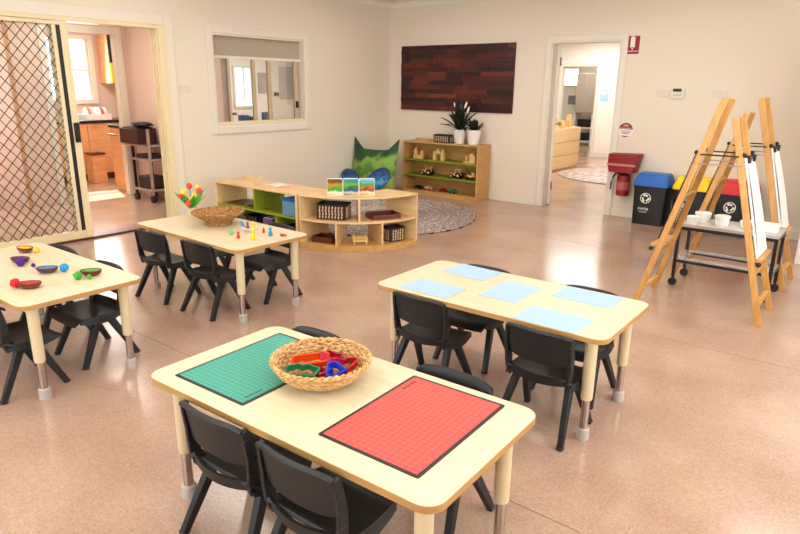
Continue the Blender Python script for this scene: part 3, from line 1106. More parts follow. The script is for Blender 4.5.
cutter(star, 0.020, 'red', 'red star-shaped plastic cutter under the blue heart cutter', (BA[0]+0.058, BA[1]-0.058, bz+0.008), (0.1, -0.15, 0.5))


# ------------------------------------------------------------------ bowls and pompoms on the left table
def fabric(c):
    return plain('dyed_'+c, c, 0.7, vary=0.15, scale=60, bump=0.2)


FC = {'yellow': fabric('f2b414'), 'purple': fabric('4a1478'), 'blue': fabric('1a8cc4'), 'red': fabric('c81e1e'), 'green': fabric('46a02c')}
for n_, x, y, a in (('yellow', -3.945, 1.445, 0.3), ('purple', -3.720, 1.330, 0.55), ('blue', -3.412, 1.340, 0.85), ('red', -3.205, 1.170, 0.85), ('green', -3.192, 1.464, 0.85)):
    t = thing('wooden_bowl', 'small oval wooden bowl lined with ' + n_, 'bowl', (x, y, TH+0.0005), a, 'small oval bowls')
    outer = [(0.022, 0.0), (0.036, 0.004), (0.048, 0.014), (0.055, 0.029), (0.0545, 0.031)]
    MB().lathe(outer + [(0.0515, 0.031), (0.050, 0.029), (0.044, 0.015), (0.033, 0.007), (0.003, 0.006)], 28, sx=1.0, sy=0.62).build('shell', 'dark_wood', t)
    m = MB()
    for k in range(26):
        r = 0.040*math.sqrt(random.random())
        th = random.random()*2*PI
        m.sphere((r*math.cos(th), r*math.sin(th)*0.6, 0.019+0.004*random.random()), 0.0075, (1.2, 1, 0.9), 8, 5, 0.3)
    m.lathe([(0.044, 0.010), (0.0495, 0.027), (0.046, 0.0275), (0.003, 0.018)], 24, sy=0.62)
    f = m.build('filling', FC[n_], t)
    f['kind'] = 'stuff'
for n_, x, y, r, lb in (('yellow', -3.868, 1.478, 0.019, 'yellow pompom beside the yellow bowl'), ('purple', -3.645, 1.302, 0.024, 'purple pompom leaning on the purple bowl'),
                        ('purple', -3.575, 1.338, 0.012, 'tiny purple bead between the purple and blue bowls'), ('blue', -3.362, 1.405, 0.024, 'blue pompom at the end of the blue bowl'),
                        ('red', -3.262, 1.128, 0.025, 'red pompom beside the red bowl'), ('green', -3.170, 1.384, 0.023, 'larger green pompom by the green bowl'),
                        ('green', -3.132, 1.424, 0.014, 'smaller green pompom by the green bowl')):
    m = MB()
    for k in range(60):
        d = Vector((random.gauss(0, 1), random.gauss(0, 1), random.gauss(0, 1))).normalized()
        m.sphere(d*r*0.72, r*0.27, (1, 1, 1), 6, 4)
    m.sphere((0, 0, 0), r*0.80, (1, 1, 1), 12, 8)
    o = m.build('pompom', FC[n_], loc=(x, y, TH+r*0.99))
    tag(o, lb, 'pompom', 'coloured pompoms')

# ------------------------------------------------------------------ tulip vase and peg dolls on the far left table
t = thing('tulip_vase', 'small cream vase of red and yellow wooden tulips', 'flowers', (-4.125, 2.700, TH+0.0005))
t.scale = (1.28, 1.28, 1.15)
MB().lathe([(0.020, 0), (0.023, 0.003), (0.026, 0.055), (0.027, 0.062), (0.022, 0.062), (0.004, 0.055)], 20).build('vase', 'maple_leg', t)
tul = [(-0.055, -0.03, 0.12, 'red'), (-0.04, 0.02, 0.185, 'red'), (-0.02, -0.035, 0.155, 'yellow'), (0.005, 0.0, 0.10, 'yellow'), (0.045, -0.01, 0.135, 'yellow'), (0.055, 0.02, 0.165, 'red'), (0.02, 0.035, 0.18, 'yellow'), (0.035, -0.045, 0.09, 'red')]
fm = {'red': plain('tulip_red', 'd8401c', 0.5), 'yellow': plain('tulip_yellow', 'f0cc1c', 0.5)}
for x, y, z, c in tul:
    s = MB().tube([(0, 0, 0.03), (x*0.4, y*0.4, z*0.6), (x, y, z)], 0.0025, 6).build('stem', 'leaf2', t)
    MB().lathe([(0.004, -0.018), (0.015, -0.008), (0.017, 0.005), (0.012, 0.018), (0.004, 0.023)], 10, (x, y, z+0.006)).build('flower', fm[c], s)
for k in range(9):
    a = k*2*PI/9+0.3
    l = 0.075+0.02*(k % 3)
    MB().shell(lambda u, v, a=a, l=l, k=k: (math.cos(a)*u*l*0.9-math.sin(a)*(v-0.5)*0.038*math.sin(PI*min(1, u+0.08)), math.sin(a)*u*l*0.9+math.cos(a)*(v-0.5)*0.038*math.sin(PI*min(1, u+0.08)), 0.055+u*(0.06+0.025*(k % 3))), 6, 2, 0.002).build('leaf', 'leaf2', t, smooth=60)

pegc = {'red': plain('peg_red', 'b01c24', 0.4), 'yellow': plain('peg_yellow', 'f2c40c', 0.4), 'blue': plain('peg_blue', '0a86b4', 0.4), 'green': plain('peg_green', '58b43c', 0.4), 'brown': plain('peg_brown', '9c3a2c', 0.4)}


def peg(x, y, z, c, sc, label, rot=(0, 0, 0)):
    t = thing('peg_doll', label, 'toy', (x, y, z), 0, 'coloured peg dolls')
    t.rotation_euler = rot
    MB().lathe([(0.010*sc, 0), (0.0115*sc, 0.003*sc), (0.010*sc, 0.018*sc), (0.006*sc, 0.029*sc), (0.003*sc, 0.030*sc)], 14).build('body', pegc[c], t)
    MB().sphere((0, 0, 0.037*sc), 0.0085*sc).build('head', pegc[c], t)


zt = TH+0.0005
peg(-3.435, 2.535, zt+0.010, 'green', 1.15, 'light green peg doll lying down near the basket', (PI/2, 0, 0.9))
peg(-3.290, 2.480, zt, 'red', 1.0, 'dark red peg doll standing nearest the table edge')
peg(-3.200, 2.525, zt, 'yellow', 1.5, 'large yellow peg doll standing in front of the glass bowl')
peg(-3.290, 2.690, zt, 'red', 0.8, 'small red peg doll standing behind the yellow one')
peg(-3.185, 2.660, zt, 'blue', 1.3, 'blue peg doll standing at the right of the tulip table')
peg(-3.130, 2.700, zt+0.009, 'brown', 0.9, 'brown peg doll lying behind the blue one', (PI/2, 0, 2.0))
gb = thing('glass_bowl', 'small clear bowl holding peg dolls on the tulip table', 'bowl', (-3.390, 2.650, zt))
MB().lathe([(0.020, 0), (0.036, 0.006), (0.050, 0.028), (0.052, 0.030), (0.048, 0.029), (0.034, 0.009), (0.003, 0.006)], 24).build('body', 'clear', gb)
MB().ring(radial(lambda t: 0.053, 24), radial(lambda t: 0.049, 24), 0.0285, 0.0315).build('rim', 'white', gb)
peg(-3.420, 2.660, zt+0.012, 'red', 1.1, 'red peg doll inside the clear bowl')
peg(-3.368, 2.665, zt+0.010, 'yellow', 1.4, 'yellow peg doll inside the clear bowl')
peg(-3.445, 2.645, zt+0.022, 'blue', 1.0, 'blue peg doll leaning on the rim of the clear bowl', (0.0, -0.5, 0))
peg(-3.385, 2.628, zt+0.016, 'green', 0.8, 'green peg doll lying inside the clear bowl', (PI/2, 0, 0.5))

# ------------------------------------------------------------------ shelving: straight green unit and curved unit
SH = 0.505
t = thing('toy_shelf', 'low open birch shelf with lime green boards and blue lidded tub', 'shelf', (0, 0, 0))
gx0, gx1, gy0_, gy1_ = -5.51, -4.287, 3.90, 4.29
PT = 0.018
MB().bb(gx0, gx1, gy0_, gy1_, SH-PT, SH).build('top_board', 'shelf_wood', t, bevel=0.002)
MB().bb(gx0, gx0+PT, gy0_, gy1_, 0, SH-PT).build('end_panel', 'shelf_wood', t, bevel=0.002)
MB().bb(gx1-PT, gx1, gy0_, gy1_, 0, SH-PT).build('end_panel', 'shelf_wood', t, bevel=0.002)
MB().bb(gx0+PT, gx1-PT, gy0_+0.002, gy1_, 0.26, 0.26+PT).build('middle_board', 'green_board', t, bevel=0.002)
MB().bb(gx0+PT, gx1-PT, gy0_+0.002, gy1_, 0.04, 0.04+PT).build('bottom_board', 'shelf_wood', t, bevel=0.002)
MB().bb(gx0+PT, gx1-PT, gy0_+0.01, gy0_+0.03, 0, 0.04).build('plinth', 'shelf_wood', t)
MB().bb(-4.905, -4.887, gy0_+0.002, gy1_, 0.26+PT, SH-PT).build('divider', 'green_board', t, bevel=0.002)
for x in (-5.17, -4.585):
    MB().bb(x-0.009, x+0.009, gy0_+0.002, gy1_, 0.04+PT, 0.26).build('divider', 'green_board', t, bevel=0.002)
MB().bb(gx0, gx0+0.32, gy1_-0.018, gy1_, SH, SH+0.022).build('back_lip', 'shelf_wood', t, bevel=0.002)

t = thing('storage_tub', 'clear storage tub with a blue lid on the green shelf', 'storage box', (-4.43, 4.02, 0.2785))
MB().shell(lambda u, v: ((u-0.5)*2*0.0, 0, 0), 1, 1, 0.001) if False else None
ro, ri = rrect(0.105, 0.085, 0.02), rrect(0.101, 0.081, 0.018)
b = MB().ring(ro, ri, 0.004, 0.135).prism(rrect(0.104, 0.084, 0.02), 0, 0.005).build('tub', 'clear_blue', t)
MB().prism(rrect(0.114, 0.094, 0.02), 0.1355, 0.150).prism(rrect(0.10, 0.08, 0.02), 0.150, 0.160).build('lid', 'blue_lid', t, bevel=0.003)
for s in (-1, 1):
    MB().box((s*0.114, 0, 0.130), (0.014, 0.05, 0.03)).build('clip', 'blue_lid', t, bevel=0.003)
def flat_book(name, label, cat, x, y, z, wx, wy, h, a, mat, group=None):
    t = thing(name, label, cat, (x, y, z), a, group)
    MB().bb(-wx/2, wx/2, -wy/2, wy/2, 0, h).build('cover', mat, t, bevel=min(0.002, h*0.3))
    MB().bb(-wx/2+0.004, wx/2+0.001, -wy/2+0.003, wy/2-0.003, h*0.2, h*0.8).build('pages', 'white', t)
    return t


flat_book('flat_tray', 'dark flat tray lying on the green shelf board, left cell', 'tray', -5.30, 4.08, 0.2785, 0.24, 0.20, 0.012, 0.1, 'dark_wood')
flat_book('flat_tray', 'dark flat tray lying on the green shelf board beside the divider', 'tray', -5.02, 4.08, 0.2785, 0.18, 0.20, 0.012, -0.1, 'black')
for i, (x, y, a, c, lb) in enumerate(((-4.98, 4.10, 0.2, 'd8b0a0', 'pinkish picture book lying open on the green shelf top, leftmost'), (-4.80, 4.14, -0.15, 'ece6dc', 'white picture book lying on the green shelf top, middle'), (-4.62, 4.12, 0.1, 'e0a890', 'salmon picture book lying on the green shelf top, rightmost'))):
    flat_book('picture_book', lb, 'book', x, y, SH+0.0005, 0.16, 0.15, 0.008, a, plain('cover_%d' % i, c, 0.5, vary=0.35, scale=30), 'books on the green shelf')
for i, (x0, x1, h, mt, lb) in enumerate(((-5.44, -5.25, 0.13, 'dark_wood', 'brown box in the lower left cell of the green shelf'), (-5.12, -4.93, 0.14, 'black', 'black box in the lower middle cell of the green shelf'),
                                         (-4.50, -4.33, 0.12, 'black', 'black box in the lower right cell of the green shelf'))):
    t = thing('storage_box', lb, 'storage box', ((x0+x1)/2, 4.06, 0.0585))
    hx = (x1-x0)/2
    MB().ring(rrect(hx, 0.12, 0.012), rrect(hx-0.006, 0.114, 0.010), 0.004, h).prism(rrect(hx-0.002, 0.118, 0.012), 0, 0.006).build('body', mt, t)
    MB().ring(rrect(hx+0.005, 0.125, 0.014), rrect(hx-0.002, 0.118, 0.012), h-0.012, h).build('rim', mt, t)
pb = plain('purple_cover', '6a4a86', 0.5, vary=0.3, scale=40)
for i, (x, h, lb) in enumerate(((-4.79, 0.15, 'purple book standing in the green shelf, left one'), (-4.745, 0.145, 'purple book standing in the green shelf, middle one'), (-4.70, 0.15, 'purple book standing in the green shelf, right one'))):
    t = thing('picture_book', lb, 'book', (x, 4.03, 0.0585), 0, 'purple books in the green shelf')
    MB().bb(-0.018, 0.018, -0.10, 0.10, 0, h).build('cover', pb, t, bevel=0.002)
    MB().bb(-0.014, 0.014, -0.097, 0.101, 0.003, h+0.0008).build('pages', 'white', t)

# curved unit
CC = Vector((-4.272, 4.690))
RO, RI = 0.775, 0.40
A0, A1 = R(-90), R(2)


def arc(r0, r1, a0, a1, n=24):
    o = [(CC.x+r1*math.cos(a0+(a1-a0)*i/n), CC.y+r1*math.sin(a0+(a1-a0)*i/n)) for i in range(n+1)]
    i_ = [(CC.x+r0*math.cos(a0+(a1-a0)*i/n), CC.y+r0*math.sin(a0+(a1-a0)*i/n)) for i in range(n+1)]
    return o, i_


def arc_slab(m, r0, r1, a0, a1, z0, z1, n=24):
    o, i_ = arc(r0, r1, a0, a1, n)
    vs = [(x, y, z) for z in (z0, z1) for x, y in o+i_]
    N = n+1
    fs = []
    for k in range(n):
        a, b, c, d = k, k+1, N+k, N+k+1
        A, B, C_, D = (q+2*N for q in (a, b, c, d))
        fs += [(a, b, B, A), (d, c, C_, D), (A, B, D, C_), (b, a, c, d)]
    fs += [(0, 2*N, 3*N, N), (n, N+n, 3*N+n, 2*N+n)]
    return m.add(vs, fs)


t = thing('curved_shelf', 'low curved birch shelf holding striped baskets and brown trays', 'shelf', (0, 0, 0))
arc_slab(MB(), RI, RO, A0, A1, SH-PT, SH).build('top_board', 'shelf_wood', t, bevel=0.002)
arc_slab(MB(), RI, RO-0.004, A0+0.02, A1-0.02, 0.26, 0.26+PT).build('middle_board', 'shelf_wood', t, bevel=0.002)
arc_slab(MB(), RI, RO, A0, A1, 0.0, 0.055).build('plinth', 'shelf_edge', t, bevel=0.002)


def radial_panel(a, z0, z1, name, inset=0.003):
    d = Vector((math.cos(a), math.sin(a), 0))
    s_ = Vector((-d.y, d.x, 0))
    c = Vector((CC.x, CC.y, 0))
    MB().bar(c+d*(RI+inset)+Vector((0, 0, (z0+z1)/2)), c+d*(RO-inset)+Vector((0, 0, (z0+z1)/2)), PT, z1-z0, s_).build(name, 'shelf_wood', t, bevel=0.002)


radial_panel(A0+0.013, 0.055, SH-PT, 'end_panel', 0)
radial_panel(A1-0.013, 0.055, SH-PT, 'end_panel', 0)
radial_panel(R(-45), 0.26+PT, SH-PT, 'divider')
radial_panel(R(-61), 0.055, 0.26, 'divider')
radial_panel(R(-29), 0.055, 0.26, 'divider')


def striped_basket(label, loc, rz, hx, hy, h, group='dark striped baskets'):
    t = thing('striped_basket', label, 'basket', loc, rz, group)
    MB().ring(rrect(hx, hy, 0.02, 4), rrect(hx-0.006, hy-0.006, 0.016, 4), 0.003, h).prism(rrect(hx-0.002, hy-0.002, 0.02, 4), 0, 0.005).build('body', 'dark_weave', t)
    MB().ring(rrect(hx+0.004, hy+0.004, 0.022, 4), rrect(hx-0.008, hy-0.008, 0.016, 4), h-0.012, h).build('rim', 'dark_weave', t, bevel=0.003)
    n = max(4, int(hx*2/0.032))
    for k in range(n):
        x = -hx+0.018+(2*hx-0.036)*(k+0.5)/n
        for s in (-1, 1):
            m = MB()
            for q in range(4):
                m.box((x+0.003*(q % 2), s*(hy+0.0015), 0.012+(h-0.03)*(q+0.5)/4), (0.013, 0.005, (h-0.03)/4-0.004))
            m.build('cream_strip', 'cream_weave', t, bevel=0.001)
    m_ = max(2, int(hy*2/0.036))
    for k in range(m_):
        y = -hy+0.018+(2*hy-0.036)*(k+0.5)/m_
        for s in (-1, 1):
            MB().box((s*(hx+0.0015), y, h/2-0.004), (0.005, 0.013, h-0.034)).build('cream_strip', 'cream_weave', t)
    return t


def on_arc(adeg, r, z):
    a = R(adeg)
    return (CC.x+r*math.cos(a), CC.y+r*math.sin(a), z)


def tray(label, loc, rz, hx, hy, h):
    t = thing('wooden_tray', label, 'tray', loc, rz, 'mahogany trays')
    MB().bb(-hx+0.008, hx-0.008, -hy+0.008, hy-0.008, 0.004, 0.012).build('base', 'dark_wood', t)
    for s in (-1, 1):
        MB().bb(-hx, hx, s*hy-0.008 if s > 0 else -hy, hy if s > 0 else -hy+0.008, 0, h).build('side', 'dark_wood', t, bevel=0.002)
        MB().bb(s*hx-0.008 if s > 0 else -hx, hx if s > 0 else -hx+0.008, -hy+0.008, hy-0.008, 0, h).build('side', 'dark_wood', t, bevel=0.002)


striped_basket('dark striped basket in the upper left cell of the curved shelf', on_arc(-67, 0.60, 0.2785), R(25), 0.140, 0.095, 0.145)
striped_basket('small dark striped basket in the lower right cell of the curved shelf', on_arc(-13, 0.63, 0.0555), R(74), 0.085, 0.075, 0.135)
tray('reddish brown wooden tray in the upper right cell of the curved shelf', on_arc(-22, 0.60, 0.2785), R(60), 0.14, 0.105, 0.045)
tray('reddish brown wooden tray in the lower left cell of the curved shelf', on_arc(-74, 0.62, 0.0555), R(14), 0.105, 0.085, 0.055)
t = thing('toy_bed', 'small wooden toy bed frame in the lower middle cell of the curved shelf', 'toy', on_arc(-44, 0.655, 0.0555), R(46))
for x in (-0.055, 0.055):
    for y in (-0.035, 0.035):
        MB().bb(x-0.007, x+0.007, y-0.007, y+0.007, 0, 0.075).build('post', 'toy_wood', t, bevel=0.001)
for y in (-0.035, 0.035):
    for z in (0.03, 0.055):
        MB().bb(-0.072, 0.072, y-0.004, y+0.004, z-0.008, z+0.008).build('rail', 'toy_wood', t, bevel=0.001)
for k in range(4):
    MB().bb(-0.045+k*0.024, -0.03+k*0.024, -0.034, 0.034, 0.036, 0.041).build('slat', 'toy_wood', t)

for i, (px, py, mt, lb) in enumerate(((-3.945, 4.060, 'pic_a', 'upright picture block with green meadow and orange sky, leftmost of three'), (-3.840, 4.158, 'pic_b', 'upright picture block with pond scene, middle of three'), (-3.735, 4.256, 'pic_c', 'upright picture block with brown barn scene, rightmost of three'))):
    t = thing('picture_block', lb, 'picture block', (px, py, SH+0.0005), R(43+i*2), 'picture blocks on the curved shelf')
    MB().prism(rrect(0.070, 0.080, 0.012, 4), -0.010, 0.010, Matrix.Translation((0, 0, 0.080)) @ Matrix.Rotation(PI/2, 4, 'X')).build('block', 'white', t, bevel=0.002)
    MB().prism(rrect(0.066, 0.075, 0.010, 4), 0.010, 0.0115, Matrix.Translation((0, 0, 0.080)) @ Matrix.Rotation(PI/2, 4, 'X')).build('picture', mt, t)

# ------------------------------------------------------------------ round rag rug
RC, RR = (-4.72, 5.60), 1.13
t = thing('round_rug', 'round grey braided rag rug on the classroom floor by the curved shelf', 'rug', (RC[0], RC[1], 0))
MB().lathe([(RR-0.01, 0.001), (RR, 0.005), (RR-0.005, 0.011), (0.02, 0.012), (0.003, 0.012)], 72).build('backing', 'rug_mat', t)
nr = 30
for k in range(nr):
    r = RR*(k+0.7)/nr
    n = max(16, int(2*PI*r/0.05))
    m = MB()
    m.tube([((r+0.004*math.sin(i*2.4+k))*math.cos(2*PI*i/n), (r+0.004*math.sin(i*2.4+k))*math.sin(2*PI*i/n), 0.012+0.003*math.sin(i*1.7+k*0.9)) for i in range(n)], 0.0155*0.9, 5, True)
    m.build('braid', mk_weave('rag_braid_%d' % k, *random.choice((('54463f', '8a7a70', 'b8aca2'), ('6e6058', 'a4968c', 'd0c6bc'), ('8a7c72', 'b4a89c', 'dcd4ca'))), 34) if k < 12 else M['rug_mat'] if k % 3 else bpy.data.materials['rag_braid_%d' % (k % 12)], t)
m = MB()
n = 64
for i in range(0, n, 2):
    a0 = 2*PI*i/n
    m.tube([((RR+0.004)*math.cos(a0+q*0.013), (RR+0.004)*math.sin(a0+q*0.013), 0.008) for q in range(5)], 0.008, 5)
m.build('edge_stitches', 'black', t)

# ------------------------------------------------------------------ bookshelf by the back wall
t = thing('bookcase', 'birch bookcase with green shelves of wooden toys below the timber panel', 'shelf', (0, 0, 0))
bx0, bx1, by0, by1, bh = -5.545, -4.30, 7.09, 7.405, 0.735
MB().bb(bx0, bx1, by0, by1, bh-0.02, bh).build('top_board', 'shelf_edge', t, bevel=0.002)
for x in (bx0, bx1-0.02):
    MB().bb(x, x+0.02, by0, by1, 0, bh-0.02).build('end_panel', 'shelf_edge', t, bevel=0.002)
MB().bb(bx0+0.02, bx1-0.02, by1-0.012, by1, 0, bh-0.02).build('back_panel', 'shelf_edge', t)
MB().bb(bx0+0.02, bx1-0.02, by0+0.002, by1-0.012, 0.0, 0.06).build('bottom_board', 'shelf_edge', t)
for z in (0.27, 0.49):
    MB().bb(bx0+0.02, bx1-0.02, by0+0.004, by1-0.012, z-0.02, z).build('shelf_board', 'green_board', t, bevel=0.002)
MB().bb(bx0, bx0+0.35, by1-0.02, by1, bh, bh+0.02).build('back_lip', 'shelf_edge', t)


def toy(label, x, z, build, group='wooden toys in the bookcase', y=7.20, name='wooden_toy', rz=0):
    t = thing(name, label, 'toy', (x, y, z+0.0005), rz, group)
    build(t)


def castle(t):
    MB().bb(-0.075, 0.075, -0.025, 0.025, 0, 0.05).build('base_block', 'toy_wood', t, bevel=0.002)
    for x, h in ((-0.05, 0.09), (0.055, 0.06)):
        MB().bb(x-0.022, x+0.022, -0.022, 0.022, 0.05, 0.05+h*0.7).build('tower', 'toy_wood', t, bevel=0.002)
        MB().lathe([(0.016, 0.05+h*0.7), (0.016, 0.05+h), (0.012, 0.06+h), (0.003, 0.062+h)], 12, (x, 0, 0)).build('tower_cap', 'toy_wood', t)


def house(t):
    for s in (-1, 1):
        MB().bb(s*0.065-0.022, s*0.065+0.022, -0.03, 0.03, 0, 0.09).build('wall_block', 'toy_wood', t, bevel=0.002)
    MB().bb(-0.09, 0.09, -0.03, 0.03, 0.09, 0.112).build('lintel', 'toy_wood', t, bevel=0.002)
    MB().prism([(-0.07, 0), (0.05, 0), (-0.01, 0.05)], -0.028, 0.028, Matrix.Translation((0, 0, 0.112)) @ Matrix.Rotation(PI/2, 4, 'X')).build('roof', 'toy_wood', t, bevel=0.002)
    MB().bb(0.052, 0.08, -0.02, 0.02, 0.112, 0.16).build('chimney', 'toy_wood', t)


def cabin(t):
    MB().bb(-0.10, 0.08, -0.04, 0.04, 0, 0.018).build('base', 'toy_wood', t, bevel=0.002)
    MB().bb(-0.015, 0.075, -0.03, 0.03, 0.018, 0.09).build('wall_block', 'toy_wood', t, bevel=0.002)
    MB().prism([(-0.06, 0), (0.06, 0), (0, 0.05)], -0.036, 0.036, Matrix.Translation((0.03, 0, 0.09)) @ Matrix.Rotation(PI/2, 4, 'X')).build('roof', 'toy_wood', t, bevel=0.002)
    MB().cyl((-0.07, 0, 0.018), (-0.07, 0, 0.07), 0.014).sphere((-0.07, 0, 0.08), 0.018).build('figure', 'toy_wood', t)


def tractor(t):
    for x, r in ((-0.055, 0.030), (0.055, 0.042)):
        for s in (-1, 1):
            w_ = MB().cyl((x, s*0.030, r), (x, s*0.046, r), r, seg=18).build('wheel', 'black', t)
            MB().cyl((x, s*0.0455, r), (x, s*0.049, r), r*0.45, seg=14).build('hub', 'toy_wood', w_)
    MB().bb(-0.08, 0.07, -0.026, 0.026, 0.036, 0.066).build('chassis', 'toy_wood', t, bevel=0.002)
    for x in (-0.005, 0.06):
        MB().bb(x-0.005, x+0.005, -0.024, 0.024, 0.066, 0.115).build('cab_post', 'toy_wood', t)
    MB().bb(-0.02, 0.072, -0.03, 0.03, 0.115, 0.126).build('cab_roof', 'toy_wood', t, bevel=0.002)


def digger(t):
    for x in (-0.04, 0.045):
        for s in (-1, 1):
            MB().cyl((x, s*0.028, 0.024), (x, s*0.042, 0.024), 0.024, seg=16).build('wheel', 'black', t)
    MB().bb(-0.06, 0.07, -0.025, 0.025, 0.030, 0.062).build('body', 'toy_wood', t, bevel=0.002)
    MB().bar((0.0, 0, 0.06), (-0.085, 0, 0.145), 0.012, 0.014).build('boom', 'dark_wood', t)
    MB().bb(0.02, 0.062, -0.022, 0.022, 0.062, 0.10).build('cab', 'toy_wood', t, bevel=0.002)


def car(mt):
    def f(t):
        MB().prism([(-0.06, 0.012), (0.06, 0.012), (0.06, 0.032), (0.03, 0.036), (0.015, 0.055), (-0.03, 0.055), (-0.042, 0.036), (-0.06, 0.032)], -0.024, 0.024, Matrix.Rotation(PI/2, 4, 'X')).build('body', mt, t, bevel=0.002)
        for x in (-0.035, 0.035):
            for s in (-1, 1):
                MB().cyl((x, s*0.020, 0.013), (x, s*0.029, 0.013), 0.013, seg=12).build('wheel', 'black', t)
    return f


toy('wooden toy castle with two towers on the top shelf', -5.34, 0.49, castle)
toy('wooden toy house with arch and chimney on the top shelf', -4.99, 0.49, house)
toy('wooden toy cabin at the right end of the top shelf', -4.47, 0.49, cabin)
toy('wooden toy tractor with black wheels at the left of the middle shelf', -5.19, 0.27, tractor)
toy('wooden toy tractor with black wheels toward the right of the middle shelf', -4.70, 0.27, tractor)
toy('wooden toy digger with raised dark boom at the end of the middle shelf', -4.46, 0.27, digger)
toy('dark toy car at the left of the bottom shelf', -5.33, 0.06, car('black'), name='toy_car', group='toy cars in the bookcase')
toy('wooden toy car second from the left on the bottom shelf', -5.16, 0.06, car('toy_wood'), name='toy_car', group='toy cars in the bookcase')
toy('red toy car in the middle of the bottom shelf', -4.90, 0.06, car('dark_red'), name='toy_car', group='toy cars in the bookcase')
toy('dark green toy car in the bottom shelf right of the red one', -4.74, 0.06, car('green'), name='toy_car', group='toy cars in the bookcase')

striped_basket('dark striped basket on top of the bookcase beside the white pots', (-4.945, 7.24, bh+0.0005), 0, 0.135, 0.07, 0.105)


def pot(label, x, y, h, r):
    t = thing('plant_pot', label, 'potted plant', (x, y, bh+0.0005))
    MB().lathe([(r*0.62, 0), (r*0.66, 0.004), (r*0.97, h-0.012), (r, h), (r*0.92, h), (r*0.88, h-0.03), (0.003, h-0.03)], 28).build('pot', 'ceramic', t)
    MB().lathe([(r*0.87, h-0.03), (r*0.85, h-0.018), (0.003, h-0.016)], 20).build('soil', 'soil', t)
    return t


def blade(t, x, y, z0, ang, ln, up, wd, droop, mat='leaf', name='leaf'):
    def f(u, v):
        s = (v-0.5)*wd*math.sin(PI*min(1, 0.06+u*0.94))**0.8
        rr = ln*u
        z = z0 + up*u - droop*u*u
        return (x+math.cos(ang)*rr-math.sin(ang)*s, y+math.sin(ang)*rr+math.cos(ang)*s, z-abs(v-0.5)*0.012*0+0.01*(abs(v-0.5)*2))
    MB().shell(f, 8, 2, 0.0016).build(name, mat, t, smooth=60)


p1 = pot('peace lily with white flowers in a white pot on the bookcase', -4.690, 7.235, 0.185, 0.098)
for k in range(26):
    a = random.random()*2*PI
    big = random.random()
    ln = 0.08+0.16*big
    if math.sin(a) > 0.2:
        ln *= 0.45
    blade(p1, 0.02*math.cos(a), 0.02*math.sin(a), 0.165, a, ln, 0.40-0.22*big+0.10*random.random(), 0.07, 0.05+0.14*big)
blade(p1, 0, 0, 0.165, PI, 0.31, 0.22, 0.045, 0.06)
blade(p1, 0, 0, 0.165, PI+0.35, 0.27, 0.16, 0.04, 0.08)
blade(p1, 0, 0, 0.165, -0.2, 0.30, 0.34, 0.05, 0.10)
for sx, sy, z in ((-0.055, -0.03, 0.47), (0.085, -0.02, 0.48), (0.125, -0.02, 0.42)):
    st = MB().tube([(0, 0, 0.16), (sx*0.4, sy*0.4, z*0.6), (sx, sy, z)], 0.0035, 6).build('flower_stem', 'leaf', p1)
    q = -1 if sx < 0 else 1
    MB().lathe([(0.004, -0.02), (0.014, 0.0), (0.018, 0.025), (0.011, 0.055), (0.003, 0.075)], 12, sy=0.45, tf=Matrix.Translation((sx, sy, z)) @ Matrix.Rotation(R(20*q if sx > 0 else -28), 4, 'Y')).build('flower', 'petal', st)
p2 = pot('small dark bushy plant in a white pot at the bookcase end', -4.468, 7.235, 0.190, 0.102)
for k in range(30):
    a = random.random()*2*PI
    ln = 0.03+0.07*random.random()
    blade(p2, 0.03*math.cos(a), 0.03*math.sin(a), 0.170, a, ln, 0.06+0.13*random.random(), 0.045, 0.03)
blade(p2, 0, 0, 0.17, 0.15, 0.13, 0.13, 0.055, 0.02)

# ------------------------------------------------------------------ floor cushions in the corner
def pillow(t, name, hx, hz, th, mat, corner=0.0, tf=None, pw=2.4):
    nu = nv = 18
    a = []
    b = []
    for i in range(nu+1):
        for j in range(nv+1):
            u, v = i/nu*2-1, j/nv*2-1
            if pw == 2.0:
                u, v = u*math.sqrt(1-v*v/2), v*math.sqrt(1-u*u/2)
                bulge0 = max(0, 1-u*u-v*v)**0.5
            bulge = bulge0 if pw == 2.0 else max(0, (1-abs(u)**pw)*(1-abs(v)**pw))**0.6
            x = u*hx*(1-0.07*(1-v*v)*0.6*abs(u)) 
            z = v*hz*(1-0.12*(1-u*u)*abs(v)) + (corner*max(0, abs(u)-0.55)/0.45*max(0, v)**2)
            wr = 0.012*noise.noise(Vector((u*3, v*3, hx*17)))
            a.append((x, -th*bulge+wr*bulge, z))
            b.append((x, th*bulge*0.7, z))
    W = nv+1
    N = len(a)
    fs = []
    for i in range(nu):
        for j in range(nv):
            q = (i*W+j, (i+1)*W+j, (i+1)*W+j+1, i*W+j+1)
            fs.append(q)
            fs.append(tuple(N+k for k in reversed(q)))
    m = MB()
    vs = [Vector(p) for p in a+b]
    if tf is not None:
        vs = [tf @ p for p in vs]
    m.add(vs, fs)
    o = m.build(name, mat, t, smooth=70)
    w_ = o.modifiers.new('weld', 'WELD')
    w_.merge_threshold = 0.0005
    return o


